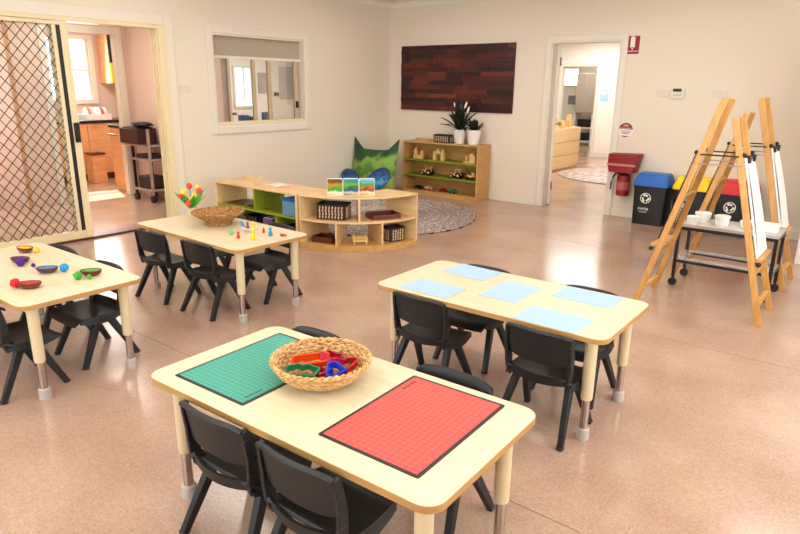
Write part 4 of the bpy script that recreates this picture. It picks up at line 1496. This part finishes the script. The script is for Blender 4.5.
t = thing('floor_cushion', 'large green jungle-print floor cushion propped in the corner', 'cushion', (-5.68, 6.62, 0.0), R(8))
pillow(t, 'cushion_body', 0.365, 0.33, 0.13, 'jungle', 0.13, Matrix.Translation((0, 0, 0.335)) @ Matrix.Rotation(R(-10), 4, 'X'))
t2 = thing('leaf_cushion', 'blue leaf-shaped cushion leaning left against the green cushion', 'cushion', (-5.86, 6.36, 0.03), R(14))
pillow(t2, 'cushion_body', 0.20, 0.13, 0.06, 'blue_leaf', 0.0, Matrix.Translation((0, 0, 0.19)) @ Matrix.Rotation(R(-14), 4, 'X') @ Matrix.Rotation(R(38), 4, 'Y'), 2.0)
t3 = thing('leaf_cushion', 'blue leaf-shaped cushion leaning right against the green cushion', 'cushion', (-5.42, 6.36, 0.03), R(14))
pillow(t3, 'cushion_body', 0.24, 0.15, 0.06, 'blue_leaf', 0.0, Matrix.Translation((0, 0, 0.22)) @ Matrix.Rotation(R(-14), 4, 'X') @ Matrix.Rotation(R(-40), 4, 'Y'), 2.0)

# ------------------------------------------------------------------ timber panel on the back wall
px0, px1, pz0, pz1 = -5.831, -4.021, 1.144, 2.012
t = thing('timber_panel', 'wide dark timber mosaic panel mounted above the bookcase', 'wall panel', ((px0+px1)/2, YB, pz0))
MB().bb(px0-(px0+px1)/2, px1-(px0+px1)/2, -0.012, -0.001, 0, pz1-pz0).build('backing_board', 'black', t)
unit = MB().box((0, 0, 0), (1, 1, 1)).mesh('plank', M['plank'], 0)
rows = 15
z = 0.0
W_ = px1-px0
for r in range(rows):
    h = (pz1-pz0)/rows
    x = 0.0
    while x < W_-0.01:
        ln = random.choice((0.17, 0.24, 0.31, 0.38, 0.46, 0.55))
        if r % 2 and x == 0:
            ln *= 0.55
        ln = min(ln, W_-x)
        if W_-x-ln < 0.09:
            ln = W_-x
        d = 0.012+0.010*random.random()
        o = bpy.data.objects.new('plank', unit)
        COL.objects.link(o)
        o.parent = t
        o.location = (-W_/2+x+ln/2, -0.012-d/2, z+h/2)
        o.scale = (ln-0.0015, d, h-0.0015)
        x += ln
    z += h

# ------------------------------------------------------------------ bins
def bin_(x0, label, lid, emblem=True, word=None):
    wd, dp, hb = 0.360, 0.30, 0.440
    t = thing('recycling_bin', label, 'bin', (x0+wd/2, 7.29, 0), 0, 'recycling bins')
    m = MB()
    lo, hi = rrect(wd/2-0.012, dp/2-0.012, 0.03, 4), rrect(wd/2, dp/2, 0.03, 4)
    n = len(lo)
    m.add([(x, y, 0.0) for x, y in lo]+[(x, y, hb) for x, y in hi], [(i, (i+1) % n, n+(i+1) % n, n+i) for i in range(n)]+[tuple(range(n-1, -1, -1)), tuple(range(n, 2*n))])
    m.build('body', 'black', t, smooth=30)
    MB().ring(rrect(wd/2+0.006, dp/2+0.006, 0.03, 4), rrect(wd/2-0.003, dp/2-0.003, 0.03, 4), hb-0.03, hb-0.008).build('rim', 'black', t)
    m = MB()
    a, b = rrect(wd/2+0.010, dp/2+0.010, 0.03, 4), rrect(wd/2-0.018, dp/2-0.045, 0.03, 4)
    zs = [(a, hb-0.006), (a, hb+0.018), (b, hb+0.118), ([(x*0.93, y*0.9) for x, y in b], hb+0.128)]
    vs = [(x, y, z) for p, z in zs for x, y in p]
    fs = []
    for k in range(3):
        fs += [(k*n+i, k*n+(i+1) % n, (k+1)*n+(i+1) % n, (k+1)*n+i) for i in range(n)]
    fs += [tuple(range(n-1, -1, -1)), tuple(range(3*n, 4*n))]
    m.add(vs, fs)
    m.build('lid', lid, t, smooth=30)
    if emblem:
        yf = -dp/2+0.003
        tf = Matrix.Translation((-0.035, yf-0.001, 0.30)) @ Matrix.Rotation(R(89), 4, 'X')
        e = MB().ring(radial(lambda a_: 0.058, 32), radial(lambda a_: 0.050, 32), 0, 0.002, tf).build('emblem_ring', 'white', t)
        for k in range(3):
            a0 = R(90+120*k)
            m = MB()
            p0 = Vector((0.034*math.cos(a0-0.75), 0.034*math.sin(a0-0.75), 0.001))
            p1 = Vector((0.034*math.cos(a0+0.35), 0.034*math.sin(a0+0.35), 0.001))
            d = (p1-p0).normalized()
            m.bar(tf @ p0, tf @ p1, 0.017, 0.002, tf.to_3x3() @ Vector((-d.y, d.x, 0)))
            nn = Vector((-d.y, d.x, 0))
            m.prism([(p1+nn*0.017).to_2d(), (p1-nn*0.017).to_2d(), (p1+d*0.020).to_2d()], 0, 0.002, tf)
            m.build('emblem_arrow', 'white', e)
    if word:
        text_part('lettering', word, 0.042, 'white', t, (-0.05, -dp/2+0.006, 0.175), (R(89), 0, 0))
        MB().bb(-0.095, -0.01, -dp/2+0.004, -dp/2+0.0065, 0.138, 0.148).build('lettering_line', 'foot_grey', t)
    return t


bin_(-2.285, 'black recycling bin with a blue lid and white emblem', 'blue_lid', True, 'PAPER')
bin_(-1.865, 'black recycling bin with a yellow lid behind the easel', 'yellow_lid', True)
bin_(-1.430, 'black recycling bin with a red lid behind the easels', 'red_lid', True)

# ------------------------------------------------------------------ wall fittings
t = thing('extinguisher_sign', 'red sign with a white extinguisher symbol above the doorway corner', 'sign', (-2.566, YB, 1.845))
MB().bb(-0.075, 0.075, -0.004, -0.0005, 0, 0.19).build('plate', 'dark_red', t)
MB().bb(-0.026, 0.026, -0.0055, -0.004, 0.07, 0.178).build('symbol', 'white', t, bevel=0.001)
MB().bb(-0.012, 0.012, -0.0055, -0.004, 0.178, 0.187).build('symbol_valve', 'white', t)
MB().bb(-0.070, 0.070, -0.0055, -0.004, 0.026, 0.032).build('symbol_line', 'white', t)
MB().prism([(-0.014, 0.060), (0.014, 0.060), (0, 0.045)], 0.004, 0.0055, Matrix.Rotation(PI/2, 4, 'X')).build('arrow', 'white', t)

t = thing('round_sign', 'round dark red and white wall sign above the fire extinguisher', 'sign', (-2.540, YB, 1.012))
rotx = Matrix.Rotation(PI/2, 4, 'X')
MB().prism(radial(lambda a: 0.088, 36), 0.0005, 0.003, rotx).build('plate', 'white', t)
seg_ = [(0.082*math.cos(R(a)), 0.082*math.sin(R(a))) for a in range(4, 177, 8)]
MB().prism(seg_, 0.003, 0.004, rotx).build('upper_band', 'dark_red', t)
seg2 = [(0.082*math.cos(R(a)), 0.082*math.sin(R(a))) for a in range(232, 309, 8)]
MB().prism(seg2, 0.003, 0.004, rotx).build('lower_band', 'dark_red', t)
text_part('lettering', 'FIRE', 0.032, 'white', t, (0, -0.0042, 0.048), (PI/2, 0, 0))
text_part('lettering', 'EXTINGUISHER', 0.019, 'white', t, (0, -0.0042, 0.018), (PI/2, 0, 0))
for z_, w_ in ((-0.012, 0.06), (-0.028, 0.05), (-0.042, 0.035)):
    MB().bb(-w_, w_, -0.0038, -0.003, z_-0.003, z_+0.003).build('print_line', 'red_bag', t)


def plate(label, x0, x1, z0, z1, kind):
    t = thing('wall_switch' if kind != 'thermostat' else 'thermostat', label, 'switch' if kind != 'thermostat' else 'thermostat', ((x0+x1)/2, YB, (z0+z1)/2))
    hx, hz = (x1-x0)/2, (z1-z0)/2
    MB().prism(rrect(hx, hz, 0.008, 3), 0.0005, 0.010 if kind != 'thermostat' else 0.024, rotx).build('plate', 'switch', t, bevel=0.002)
    if kind == 'thermostat':
        MB().bb(-hx*0.7, hx*0.55, -0.026, -0.024, hz*0.25, hz*0.8).build('display', 'black', t)
        for k in range(3):
            MB().bb(-0.04+k*0.03, -0.02+k*0.03, -0.027, -0.024, -hz*0.5, -hz*0.2).build('button', 'foot_grey', t)
    else:
        for k in range(kind):
            x = (k-(kind-1)/2)*0.045
            MB().bb(x-0.008, x+0.008, -0.015, -0.010, -0.013, 0.013).build('rocker', 'switch', t, bevel=0.001)


plate('white double light switch left of the thermostat', -2.243, -2.108, 1.395, 1.462, 2)
plate('white thermostat with a dark display on the back wall', -2.087, -1.945, 1.372, 1.488, 'thermostat')
plate('white single light switch above the easel', -1.662, -1.526, 1.392, 1.460, 1)
t = thing('wall_switch', 'white light switch beside the sliding door', 'switch', (XL, 4.00, 1.42))
MB().bb(0.0005, 0.010, -0.06, 0.06, -0.036, 0.036).build('plate', 'switch', t, bevel=0.003)
MB().bb(0.010, 0.015, -0.008, 0.008, -0.013, 0.013).build('rocker', 'switch', t, bevel=0.001)

t = thing('fire_extinguisher', 'red fire extinguisher with black hose on the wall by the doorway', 'extinguisher', (-2.470, YB-0.095, 0.27))
MB().lathe([(0.060, 0), (0.074, 0.008), (0.076, 0.03), (0.076, 0.20), (0.068, 0.235), (0.030, 0.255), (0.022, 0.27), (0.003, 0.27)], 24).build('cylinder', 'red_bag', t)
MB().lathe([(0.0772, 0.07), (0.0776, 0.07), (0.0776, 0.165), (0.0772, 0.165)], 24).build('label', plain('faded_label', 'b85a5a', 0.5, vary=0.5, scale=50), t)
MB().tube([(-0.02, 0, 0.255), (-0.09, -0.01, 0.25), (-0.125, -0.01, 0.21), (-0.138, -0.01, 0.14), (-0.142, -0.01, 0.06)], 0.010, 8).build('hose', 'black', t)
MB().bb(-0.03, 0.03, 0.06, 0.0945, 0.05, 0.2).build('bracket', 'black', t)
t = thing('emergency_bag', 'red vinyl emergency bag hung over the fire extinguisher', 'bag', (-2.475, YB-0.115, 0.545))
m = MB()
lo, hi = rrect(0.140, 0.100, 0.02, 3), rrect(0.165, 0.100, 0.02, 3)
n = len(lo)
m.add([(x-0.005, y, 0.0) for x, y in lo]+[(x-0.005, y, 0.085) for x, y in [(a*0.99, b*0.96) for a, b in hi]]+[(x+0.02*(x > 0), y*0.9, 0.205+0.01*(x > 0)) for x, y in hi],
      [(k*n+i, k*n+(i+1) % n, (k+1)*n+(i+1) % n, (k+1)*n+i) for k in range(2) for i in range(n)]+[tuple(range(n-1, -1, -1)), tuple(range(2*n, 3*n))])
m.build('bag_body', 'red_bag', t, smooth=30)
MB().bb(-0.168, 0.160, -0.106, -0.098, 0.075, 0.100).build('strap', plain('pale_webbing', 'c87870', 0.6), t, bevel=0.002)
MB().bb(-0.150, 0.172, -0.106, -0.094, 0.150, 0.162).build('flap_seam', 'dark_red', t)

# ------------------------------------------------------------------ easels
def easel(label, cx, y0, y1, tall=-1):
    t = thing('painting_easel', label, 'easel', (cx, (y0+y1)/2, 0), 0, 'wooden painting easels')
    hw = (y1-y0)/2
    for s in (-1, 1):          # -1: side leaning from the left, 1: from the right
        fx = s*0.395
        top = 1.415 if s == tall else 1.30
        tx = s*0.395*(1-top/1.50)

        def P(z, y):
            return Vector((s*0.395*(1-z/1.50), y*(1.12-0.62*z/1.5), z))
        for y in (-hw, hw):
            MB().bar(P(0, y), P(top, y), 0.024, 0.040, (0, 1, 0)).build('upright', 'easel_wood', t, bevel=0.004)
        for z in ((0.10, 0.42, 0.78) if s < 0 else (0.13, 0.33)):
            MB().bar(P(z, -hw+0.012), P(z, hw-0.012), 0.022, 0.034, (0, 0, 1)).build('rung', 'easel_wood', t, bevel=0.003)
        for y in (-hw, hw):
            MB().sphere(P(1.06, y)+Vector((s*0.028, 0, 0.01)), 0.014).cyl(P(1.06, y)+Vector((0, 0, 0.01)), P(1.06, y)+Vector((s*0.03, 0, 0.01)), 0.010).build('knob', 'black', t)
        # peg that carries the board
        MB().bar(P(0.40, -hw)+Vector((s*0.03, 0, 0.02)), P(0.40, hw)+Vector((s*0.03, 0, 0.02)), 0.05, 0.02, (1, 0, 0)).build('ledge', 'easel_wood', t, bevel=0.003)
        MB().sphere(P(0.40, -hw)+Vector((s*0.045, -0.02, 0.0)), 0.016).build('wing_nut', 'black', t)
        if s > 0:
            a = P(0.42, 0)
            b = P(1.04, 0)
            off = Vector((0.030, 0, 0.012))
            bd = MB().bar(a+off, b+off, 1.85*hw, 0.010, (0, 1, 0), 1.40*hw).build('board', 'white', t, bevel=0.003)
            for y in (-hw*0.6, hw*0.6):
                c = P(1.03, y)+off
                MB().box(c+Vector((0.008, 0, 0.0)), (0.03, 0.05, 0.045)).build('clip', 'black', bd, bevel=0.003)
            sh = MB().shell(lambda u, v: tuple(P(0.46+0.54*u, (v-0.5)*2*(hw-0.03))+off+Vector((0.007+0.006*math.sin(PI*u), 0, 0.004))), 8, 6, 0.001).build('painting_sheet', 'white', bd, smooth=60)
        else:
            a = P(0.46, 0)
            b = P(1.04, 0)
            off = Vector((-0.026, 0, 0.012))
            MB().bar(a+off, b+off, 1.85*hw, 0.006, (0, 1, 0), 1.40*hw).build('clear_board', 'glass', t)
    for y in (-hw*0.68-0.016, hw*0.68+0.016):
        z = 1.06
        xx = 0.395*(1-z/1.5)
        MB().cyl((-xx, y, z), (xx, y, z), 0.005, seg=8).build('tie_rod', 'black_metal', t)
        MB().cyl((-xx-0.02, y, z-0.06), (xx+0.02, y, z-0.06), 0.004, seg=8).build('tie_rod', 'steel', t)
    return t


easel('honey wooden painting easel nearest the tables, left of the paint trolley', -0.915, 4.44, 4.82)
easel('honey wooden painting easel farther back, behind the paint trolley', -0.915, 5.40, 5.80, 1)

# ------------------------------------------------------------------ paint trolley
t = thing('paint_trolley', 'black framed paint trolley with two clear shelves between the easels', 'trolley', (-0.895, 5.16, 0))
hx, hy = 0.325, 0.165
for x in (-hx, hx):
    for y in (-hy, hy):
        lg = MB().bb(x-0.012, x+0.012, y-0.012, y+0.012, 0.075, 0.47).build('leg', 'black_metal', t, bevel=0.002)
        MB().cyl((x, y, 0.05), (x, y, 0.08), 0.010).build('caster_fork', 'black_metal', lg)
        MB().cyl((x, y-0.013, 0.03), (x, y+0.013, 0.03), 0.03, seg=18).build('caster_wheel', 'black', lg)
for z in (0.20, 0.458):
    for y in (-hy, hy):
        MB().bb(-hx+0.012, hx-0.012, y-0.011, y+0.011, z-0.011, z+0.011).build('rail', 'black_metal', t, bevel=0.002)
    for x in (-hx, hx):
        MB().bb(x-0.011, x+0.011, -hy+0.012, hy-0.012, z-0.011, z+0.011).build('rail', 'black_metal', t, bevel=0.002)
MB().bb(-hx-0.005, hx+0.005, -hy-0.005, hy+0.005, 0.4705, 0.482).build('top_shelf', mk_clear_plastic('milky_plastic', 'eeece6', 0.7), t)
MB().ring(rrect(hx+0.012, hy+0.012, 0.01, 2), rrect(hx+0.004, hy+0.004, 0.008, 2), 0.4705, 0.492).build('top_rim', 'foot_grey', t)
MB().ring(rrect(hx+0.008, hy+0.008, 0.01, 2), rrect(hx-0.06, hy-0.05, 0.008, 2), 0.2115, 0.222).build('lower_shelf', 'clear', t)


def tubpot(label, x, y, r, h):
    t = thing('paint_pot', label, 'pot', (x, y, 0.4825), 0, 'white paint pots')
    MB().lathe([(r*0.86, 0), (r*0.88, 0.003), (r, h*0.8), (r*0.3, h*0.8)], 18).build('tub', 'white', t)
    MB().lathe([(r*1.08, h*0.8), (r*1.08, h), (r*0.95, h+0.003), (0.003, h+0.003)], 18).build('lid', 'white', t)


tubpot('white paint pot at the left end of the trolley, front one', -1.150, 5.07, 0.042, 0.06)
tubpot('white paint pot at the left end of the trolley, rear one', -1.110, 5.20, 0.055, 0.075)
tubpot('white paint pot in the middle of the trolley', -0.965, 5.16, 0.052, 0.075)
tubpot('low white paint pot beside the easel leg on the trolley', -0.800, 5.20, 0.048, 0.05)
t = thing('paint_tray', 'white rectangular paint tray at the right end of the trolley', 'tray', (-0.665, 5.17, 0.4825))
MB().ring(rrect(0.075, 0.055, 0.015), rrect(0.070, 0.050, 0.013), 0.004, 0.055).prism(rrect(0.072, 0.052, 0.015), 0, 0.006).build('tray_body', 'white', t)
MB().ring(rrect(0.082, 0.062, 0.018), rrect(0.071, 0.051, 0.014), 0.050, 0.056).build('rim', 'white', t)

t = thing('white_cupboard', 'tall white cupboard at the right edge of the photo', 'cupboard', (-0.20, 6.80, 0))
MB().bb(-0.365, 0.365, -0.44, 0.44, 0.0, 1.9).build('carcass', 'white', t, bevel=0.004)
for s in (-1, 1):
    dd = MB().bb(s*0.181-0.178, s*0.181+0.178, -0.458, -0.441, 0.08, 1.88).build('door', 'white', t, bevel=0.003)
    MB().bb(s*0.03-0.006, s*0.03+0.006, -0.480, -0.458, 0.9, 1.05).build('handle', 'steel', dd, bevel=0.002)

# ------------------------------------------------------------------ kitchen and passage
t = thing('kitchen_bench', 'orange timber kitchen bench with black top under the bright window', 'kitchen bench', (-10.1, 4.9, 0))
MB().bb(-0.28, 0.27, -1.60, 0.78, 0.10, 0.87).build('carcass', 'cabinet', t)
MB().bb(-0.28, 0.22, -1.60, 0.78, 0.0, 0.10).build('kickboard', 'dark_wood', t)
MB().bb(-0.29, 0.31, -1.62, 0.80, 0.87, 0.91).build('benchtop', 'bench', t, bevel=0.004)
for k in range(5):
    y = -1.58+k*0.47
    d = MB().bb(0.271, 0.289, y, y+0.462, 0.11, 0.86).build('door', 'cabinet', t, bevel=0.002)
    MB().bb(0.289, 0.305, y+0.04, y+0.16, 0.80, 0.815).build('handle', 'steel', d)
t = thing('side_cupboard', 'orange timber cupboard end with a steel handle just inside the kitchen door', 'kitchen bench', (-8.58, 4.95, 0))
MB().bb(-0.16, 0.30, -0.42, 0.70, 0.0, 0.87).build('carcass', 'cabinet', t, bevel=0.003)
MB().bb(-0.18, 0.32, -0.44, 0.72, 0.87, 0.91).build('benchtop', 'bench', t, bevel=0.003)
d = MB().bb(-0.15, 0.29, -0.438, -0.421, 0.10, 0.86).build('door', 'cabinet', t, bevel=0.002)
MB().cyl((-0.13, -0.465, 0.78), (0.10, -0.465, 0.78), 0.012).build('handle', 'steel', d)
t = thing('wall_cabinet', 'pale orange wall cabinet beside the kitchen window', 'cabinet', (-10.08, 5.47, 1.46))
MB().bb(-0.31, 0.02, -0.16, 0.22, 0, 0.74).build('carcass', 'cabinet', t, bevel=0.003)
MB().bb(0.021, 0.038, -0.15, 0.21, 0.32, 0.73).build('dark_door', 'black', t)
MB().bb(0.021, 0.038, -0.15, 0.21, 0.01, 0.31).build('yellow_panel', plain('yellow_notice', 'd8d03c', 0.5), t)
t = thing('kitchen_bin', 'small pale timber bin standing by the kitchen bench', 'bin', (-9.58, 4.68, 0))
MB().lathe([(0.13, 0), (0.15, 0.005), (0.13, 0.42), (0.12, 0.42)], 4, tf=Matrix.Rotation(PI/4, 4, 'Z')).build('body', 'cabinet', t)
MB().bb(-0.11, 0.11, -0.11, 0.11, 0.421, 0.45).build('lid', 'dark_wood', t, bevel=0.004)
for lb, y, h, mt in (('dark bottle on the kitchen bench', 4.62, 0.16, 'black'), ('white dish rack on the kitchen bench under the window', 4.95, 0.10, 'white')):
    t = thing('kitchen_item', lb, 'kitchenware', (-9.98, y, 0.9105))
    if mt == 'black':
        MB().lathe([(0.035, 0), (0.036, h*0.6), (0.014, h*0.8), (0.014, h), (0.003, h)], 14).build('bottle', mt, t)
    else:
        MB().ring(rrect(0.14, 0.20, 0.02), rrect(0.13, 0.19, 0.02), 0, 0.09).build('rack', mt, t)
        for k in range(7):
            MB().cyl((0, -0.15+k*0.05, 0.10), (0, -0.145+k*0.05, 0.10), 0.09, seg=18).build('plate', plain('plate_%d' % k, ('e8ddd4', 'b85a50', 'e8ddd4', 'd8c0b8')[k % 4], 0.3), t)

t = thing('office_cart', 'dark wheeled cart loaded with a brown box in the passage', 'cart', (-7.60, 4.40, 0))
for x in (-0.15, 0.24):
    for y in (-0.12, 0.12):
        lg = MB().bb(x-0.015, x+0.015, y-0.015, y+0.015, 0.09, 0.92 if x > 0 else 0.70).build('post', 'steel' if x > 0 and y < 0 else 'black_metal', t, bevel=0.003)
        MB().cyl((x, y-0.02, 0.045), (x, y+0.02, 0.045), 0.045, seg=16).build('caster', 'black', lg)
for z, mt in ((0.14, 'steel'), (0.52, 'steel')):
    MB().bb(-0.18, 0.26, -0.14, 0.14, z, z+0.03).build('shelf', mt, t, bevel=0.004)
MB().bb(-0.36, 0.22, -0.14, 0.14, 0.70, 0.72).build('tray_shelf', 'steel', t)
MB().bb(-0.10, 0.22, -0.11, 0.11, 0.171, 0.32).build('lower_box', 'black', t, bevel=0.01)
MB().bb(-0.10, 0.22, -0.11, 0.11, 0.551, 0.60).build('folded_cloth', 'black', t, bevel=0.01)
t = thing('brown_box', 'dark brown box on top of the wheeled cart', 'box', (-7.76, 4.40, 0.7205))
MB().bb(-0.26, 0.18, -0.13, 0.13, 0, 0.19).build('body', plain('brown_box', '3a1c12', 0.5), t, bevel=0.005)
MB().bb(-0.20, 0.14, -0.11, 0.11, 0.19, 0.205).build('lid', 'black', t, bevel=0.003)
t = thing('black_bag', 'black folded bag lying over the brown box on the cart', 'bag', (-7.68, 4.40, 0.926))
MB().sphere((0, 0, 0.035), 0.18, (1.0, 0.60, 0.19), 18, 10, 0.25).build('bag_body', 'black', t)

# ------------------------------------------------------------------ office seen through the serving window
t = thing('office_counter', 'long pale counter behind the serving window', 'counter', (-6.46, 5.05, 0))
MB().bb(-0.25, 0.25, -0.32, 0.92, 0, 0.95).build('carcass', 'room_white', t)
MB().bb(-0.26, 0.26, -0.34, 0.94, 0.95, 0.985).build('top', 'foot_grey', t, bevel=0.003)
for x, y, hx_, hy_, h, mt, lb in ((-6.56, 5.14, 0.05, 0.055, 0.10, 'blue_lid', 'blue file box on the counter behind the serving window'), (-6.56, 5.27, 0.05, 0.05, 0.08, 'dark_wood', 'dark brown box on the counter behind the serving window'),
                                 (-6.56, 5.52, 0.05, 0.06, 0.13, 'clear_blue', 'pale blue container on the counter behind the serving window')):
    t = thing('desk_box', lb, 'box', (x, y, 0.9855))
    MB().ring(rrect(hx_, hy_, 0.01), rrect(hx_-0.005, hy_-0.005, 0.008), 0.003, h).prism(rrect(hx_-0.001, hy_-0.001, 0.01), 0, 0.006).build('body', mt, t)
    MB().prism(rrect(hx_+0.003, hy_+0.003, 0.01), h, h+0.01).build('lid', mt, t)
t = thing('dark_shelf', 'thin dark ledge at the left behind the serving window', 'shelf', (-9.5, 6.98, 0.95))
MB().bb(0.001, 0.25, -0.28, 0.12, 0, 0.04).build('board', 'dark_wood', t)
MB().bb(0.001, 0.03, -0.20, -0.17, -0.2, 0).build('bracket', 'black_metal', t)
t = thing('door_reflection', 'white door with dark handle standing in for a reflection in the serving window glass', 'door', (-9.48, 8.50, 0))  # solid door shape stands in for a reflection in the window glass
MB().bb(-0.018, 0.02, -0.42, 0.42, 0.0, 2.02).build('leaf', 'white_paint', t, bevel=0.004)
MB().bb(0.021, 0.026, -0.22, 0.22, 1.2, 1.8).build('panel', 'foot_grey', t)
MB().bb(0.02, 0.07, -0.36, -0.27, 1.27, 1.33).build('handle', 'black', t, bevel=0.006)
t = thing('framed_poster', 'greyish framed poster on the office wall', 'poster', (-9.497, 7.90, 1.50))
MB().bb(0, 0.015, -0.10, 0.10, -0.18, 0.18).build('frame', 'foot_grey', t)
MB().bb(0.015, 0.018, -0.085, 0.085, -0.16, 0.16).build('print', plain('poster_print', 'b8a4a0', 0.6, vary=0.3, scale=14), t)
t = thing('framed_poster', 'pale blue framed notice on the office wall at the left', 'poster', (-9.497, 6.95, 1.42))
MB().bb(0, 0.015, -0.13, 0.13, -0.22, 0.22).build('frame', 'white', t)
MB().bb(0.015, 0.018, -0.11, 0.11, -0.20, 0.20).build('print', plain('blue_notice', 'aebfd2', 0.6, vary=0.3, scale=12), t)

# ------------------------------------------------------------------ far rooms
t = thing('drawer_chest', 'pale timber three-drawer chest in the room beyond the doorway', 'chest of drawers', (-5.17, 11.22, 0))
MB().bb(-0.24, 0.225, -0.66, 0.66, 0, 0.76).build('carcass', 'shelf_wood', t, bevel=0.004)
for k in range(3):
    MB().bb(0.226, 0.245, -0.655, 0.655, 0.025+k*0.245, 0.255+k*0.245).build('drawer', 'shelf_wood', t, bevel=0.004)
for i, (y, h, lb) in enumerate(((10.72, 0.07, 'toy wooden block on the far chest, first from the left'), (10.95, 0.10, 'toy wooden tower on the far chest, second from the left'), (11.25, 0.08, 'toy wooden house on the far chest, third from the left'), (11.55, 0.13, 'tall toy wooden tower at the right end of the far chest'))):
    h *= 1.5
    t = thing('wooden_toy', lb, 'toy', (-5.04, y, 0.7605), 0, 'wooden toys on the far chest')
    MB().bb(-0.05, 0.05, -0.08, 0.08, 0, h*0.6).build('block', 'toy_wood', t, bevel=0.003)
    MB().prism([(-0.07, 0), (0.07, 0), (0, h*0.6)], -0.04, 0.04, Matrix.Translation((0, 0, h*0.6)) @ Matrix.Rotation(PI/2, 4, 'Z') @ Matrix.Rotation(PI/2, 4, 'X')).build('roof', 'toy_wood', t, bevel=0.002)
t = thing('round_rug', 'pale pinkish round rug on the floor of the room beyond the doorway', 'rug', (-3.65, 11.05, 0))
MB().lathe([(1.16, 0.001), (1.17, 0.006), (1.16, 0.011), (0.003, 0.012)], 56).build('pile', mk_weave('pale_rug', '8c766c', 'b8a498', 'd4c4ba', 12), t)
MB().ring(radial(lambda a: 1.172, 56), radial(lambda a: 1.14, 56), 0.002, 0.013).build('binding', 'taupe', t)
t = thing('blue_notice', 'pale blue notice on the white wall beside the far doorway', 'notice', (-5.27, FY, 1.33))
MB().bb(-0.09, 0.09, -0.006, -0.001, -0.13, 0.13).build('sheet', plain('pale_blue_notice', 'a8cce4', 0.6), t)
MB().bb(-0.06, 0.06, -0.0075, -0.006, 0.02, 0.09).build('print', 'white', t)
t = thing('framed_picture', 'framed black and white picture on the rearmost wall', 'picture', (-7.33, 16.99, 1.16))
MB().bb(-0.20, 0.20, -0.02, 0, -0.16, 0.16).build('frame', 'white', t)
MB().bb(-0.15, 0.15, -0.023, -0.02, -0.12, 0.12).build('print', plain('ink_print', '8a8480', 0.6, vary=0.9, scale=9), t)
t = thing('tall_cabinet', 'pale taupe cabinet with open lower shelves in the rearmost room', 'cabinet', (-6.72, 16.55, 0))
MB().bb(-0.28, 0.22, -0.2, 0.2, 0.85, 1.85).build('upper_case', 'pink_wall', t, bevel=0.004)
for x in (-0.27, 0.21):
    MB().bb(x-0.015, x+0.015, -0.2, 0.2, 0, 0.85).build('side', 'white', t)
for z in (0.1, 0.45):
    MB().bb(-0.255, 0.195, -0.2, 0.2, z, z+0.03).build('shelf', 'white', t)
for z in (0.131, 0.481):
    MB().bb(-0.2, 0.12, -0.15, 0.15, z, z+0.2).build('dark_basket', 'black', t, bevel=0.01)
MB().bb(-0.26, -0.04, -0.218, -0.201, 0.87, 1.83).build('door', 'taupe', t)
MB().bb(-0.02, 0.20, -0.218, -0.201, 0.87, 1.83).build('door', 'taupe', t)
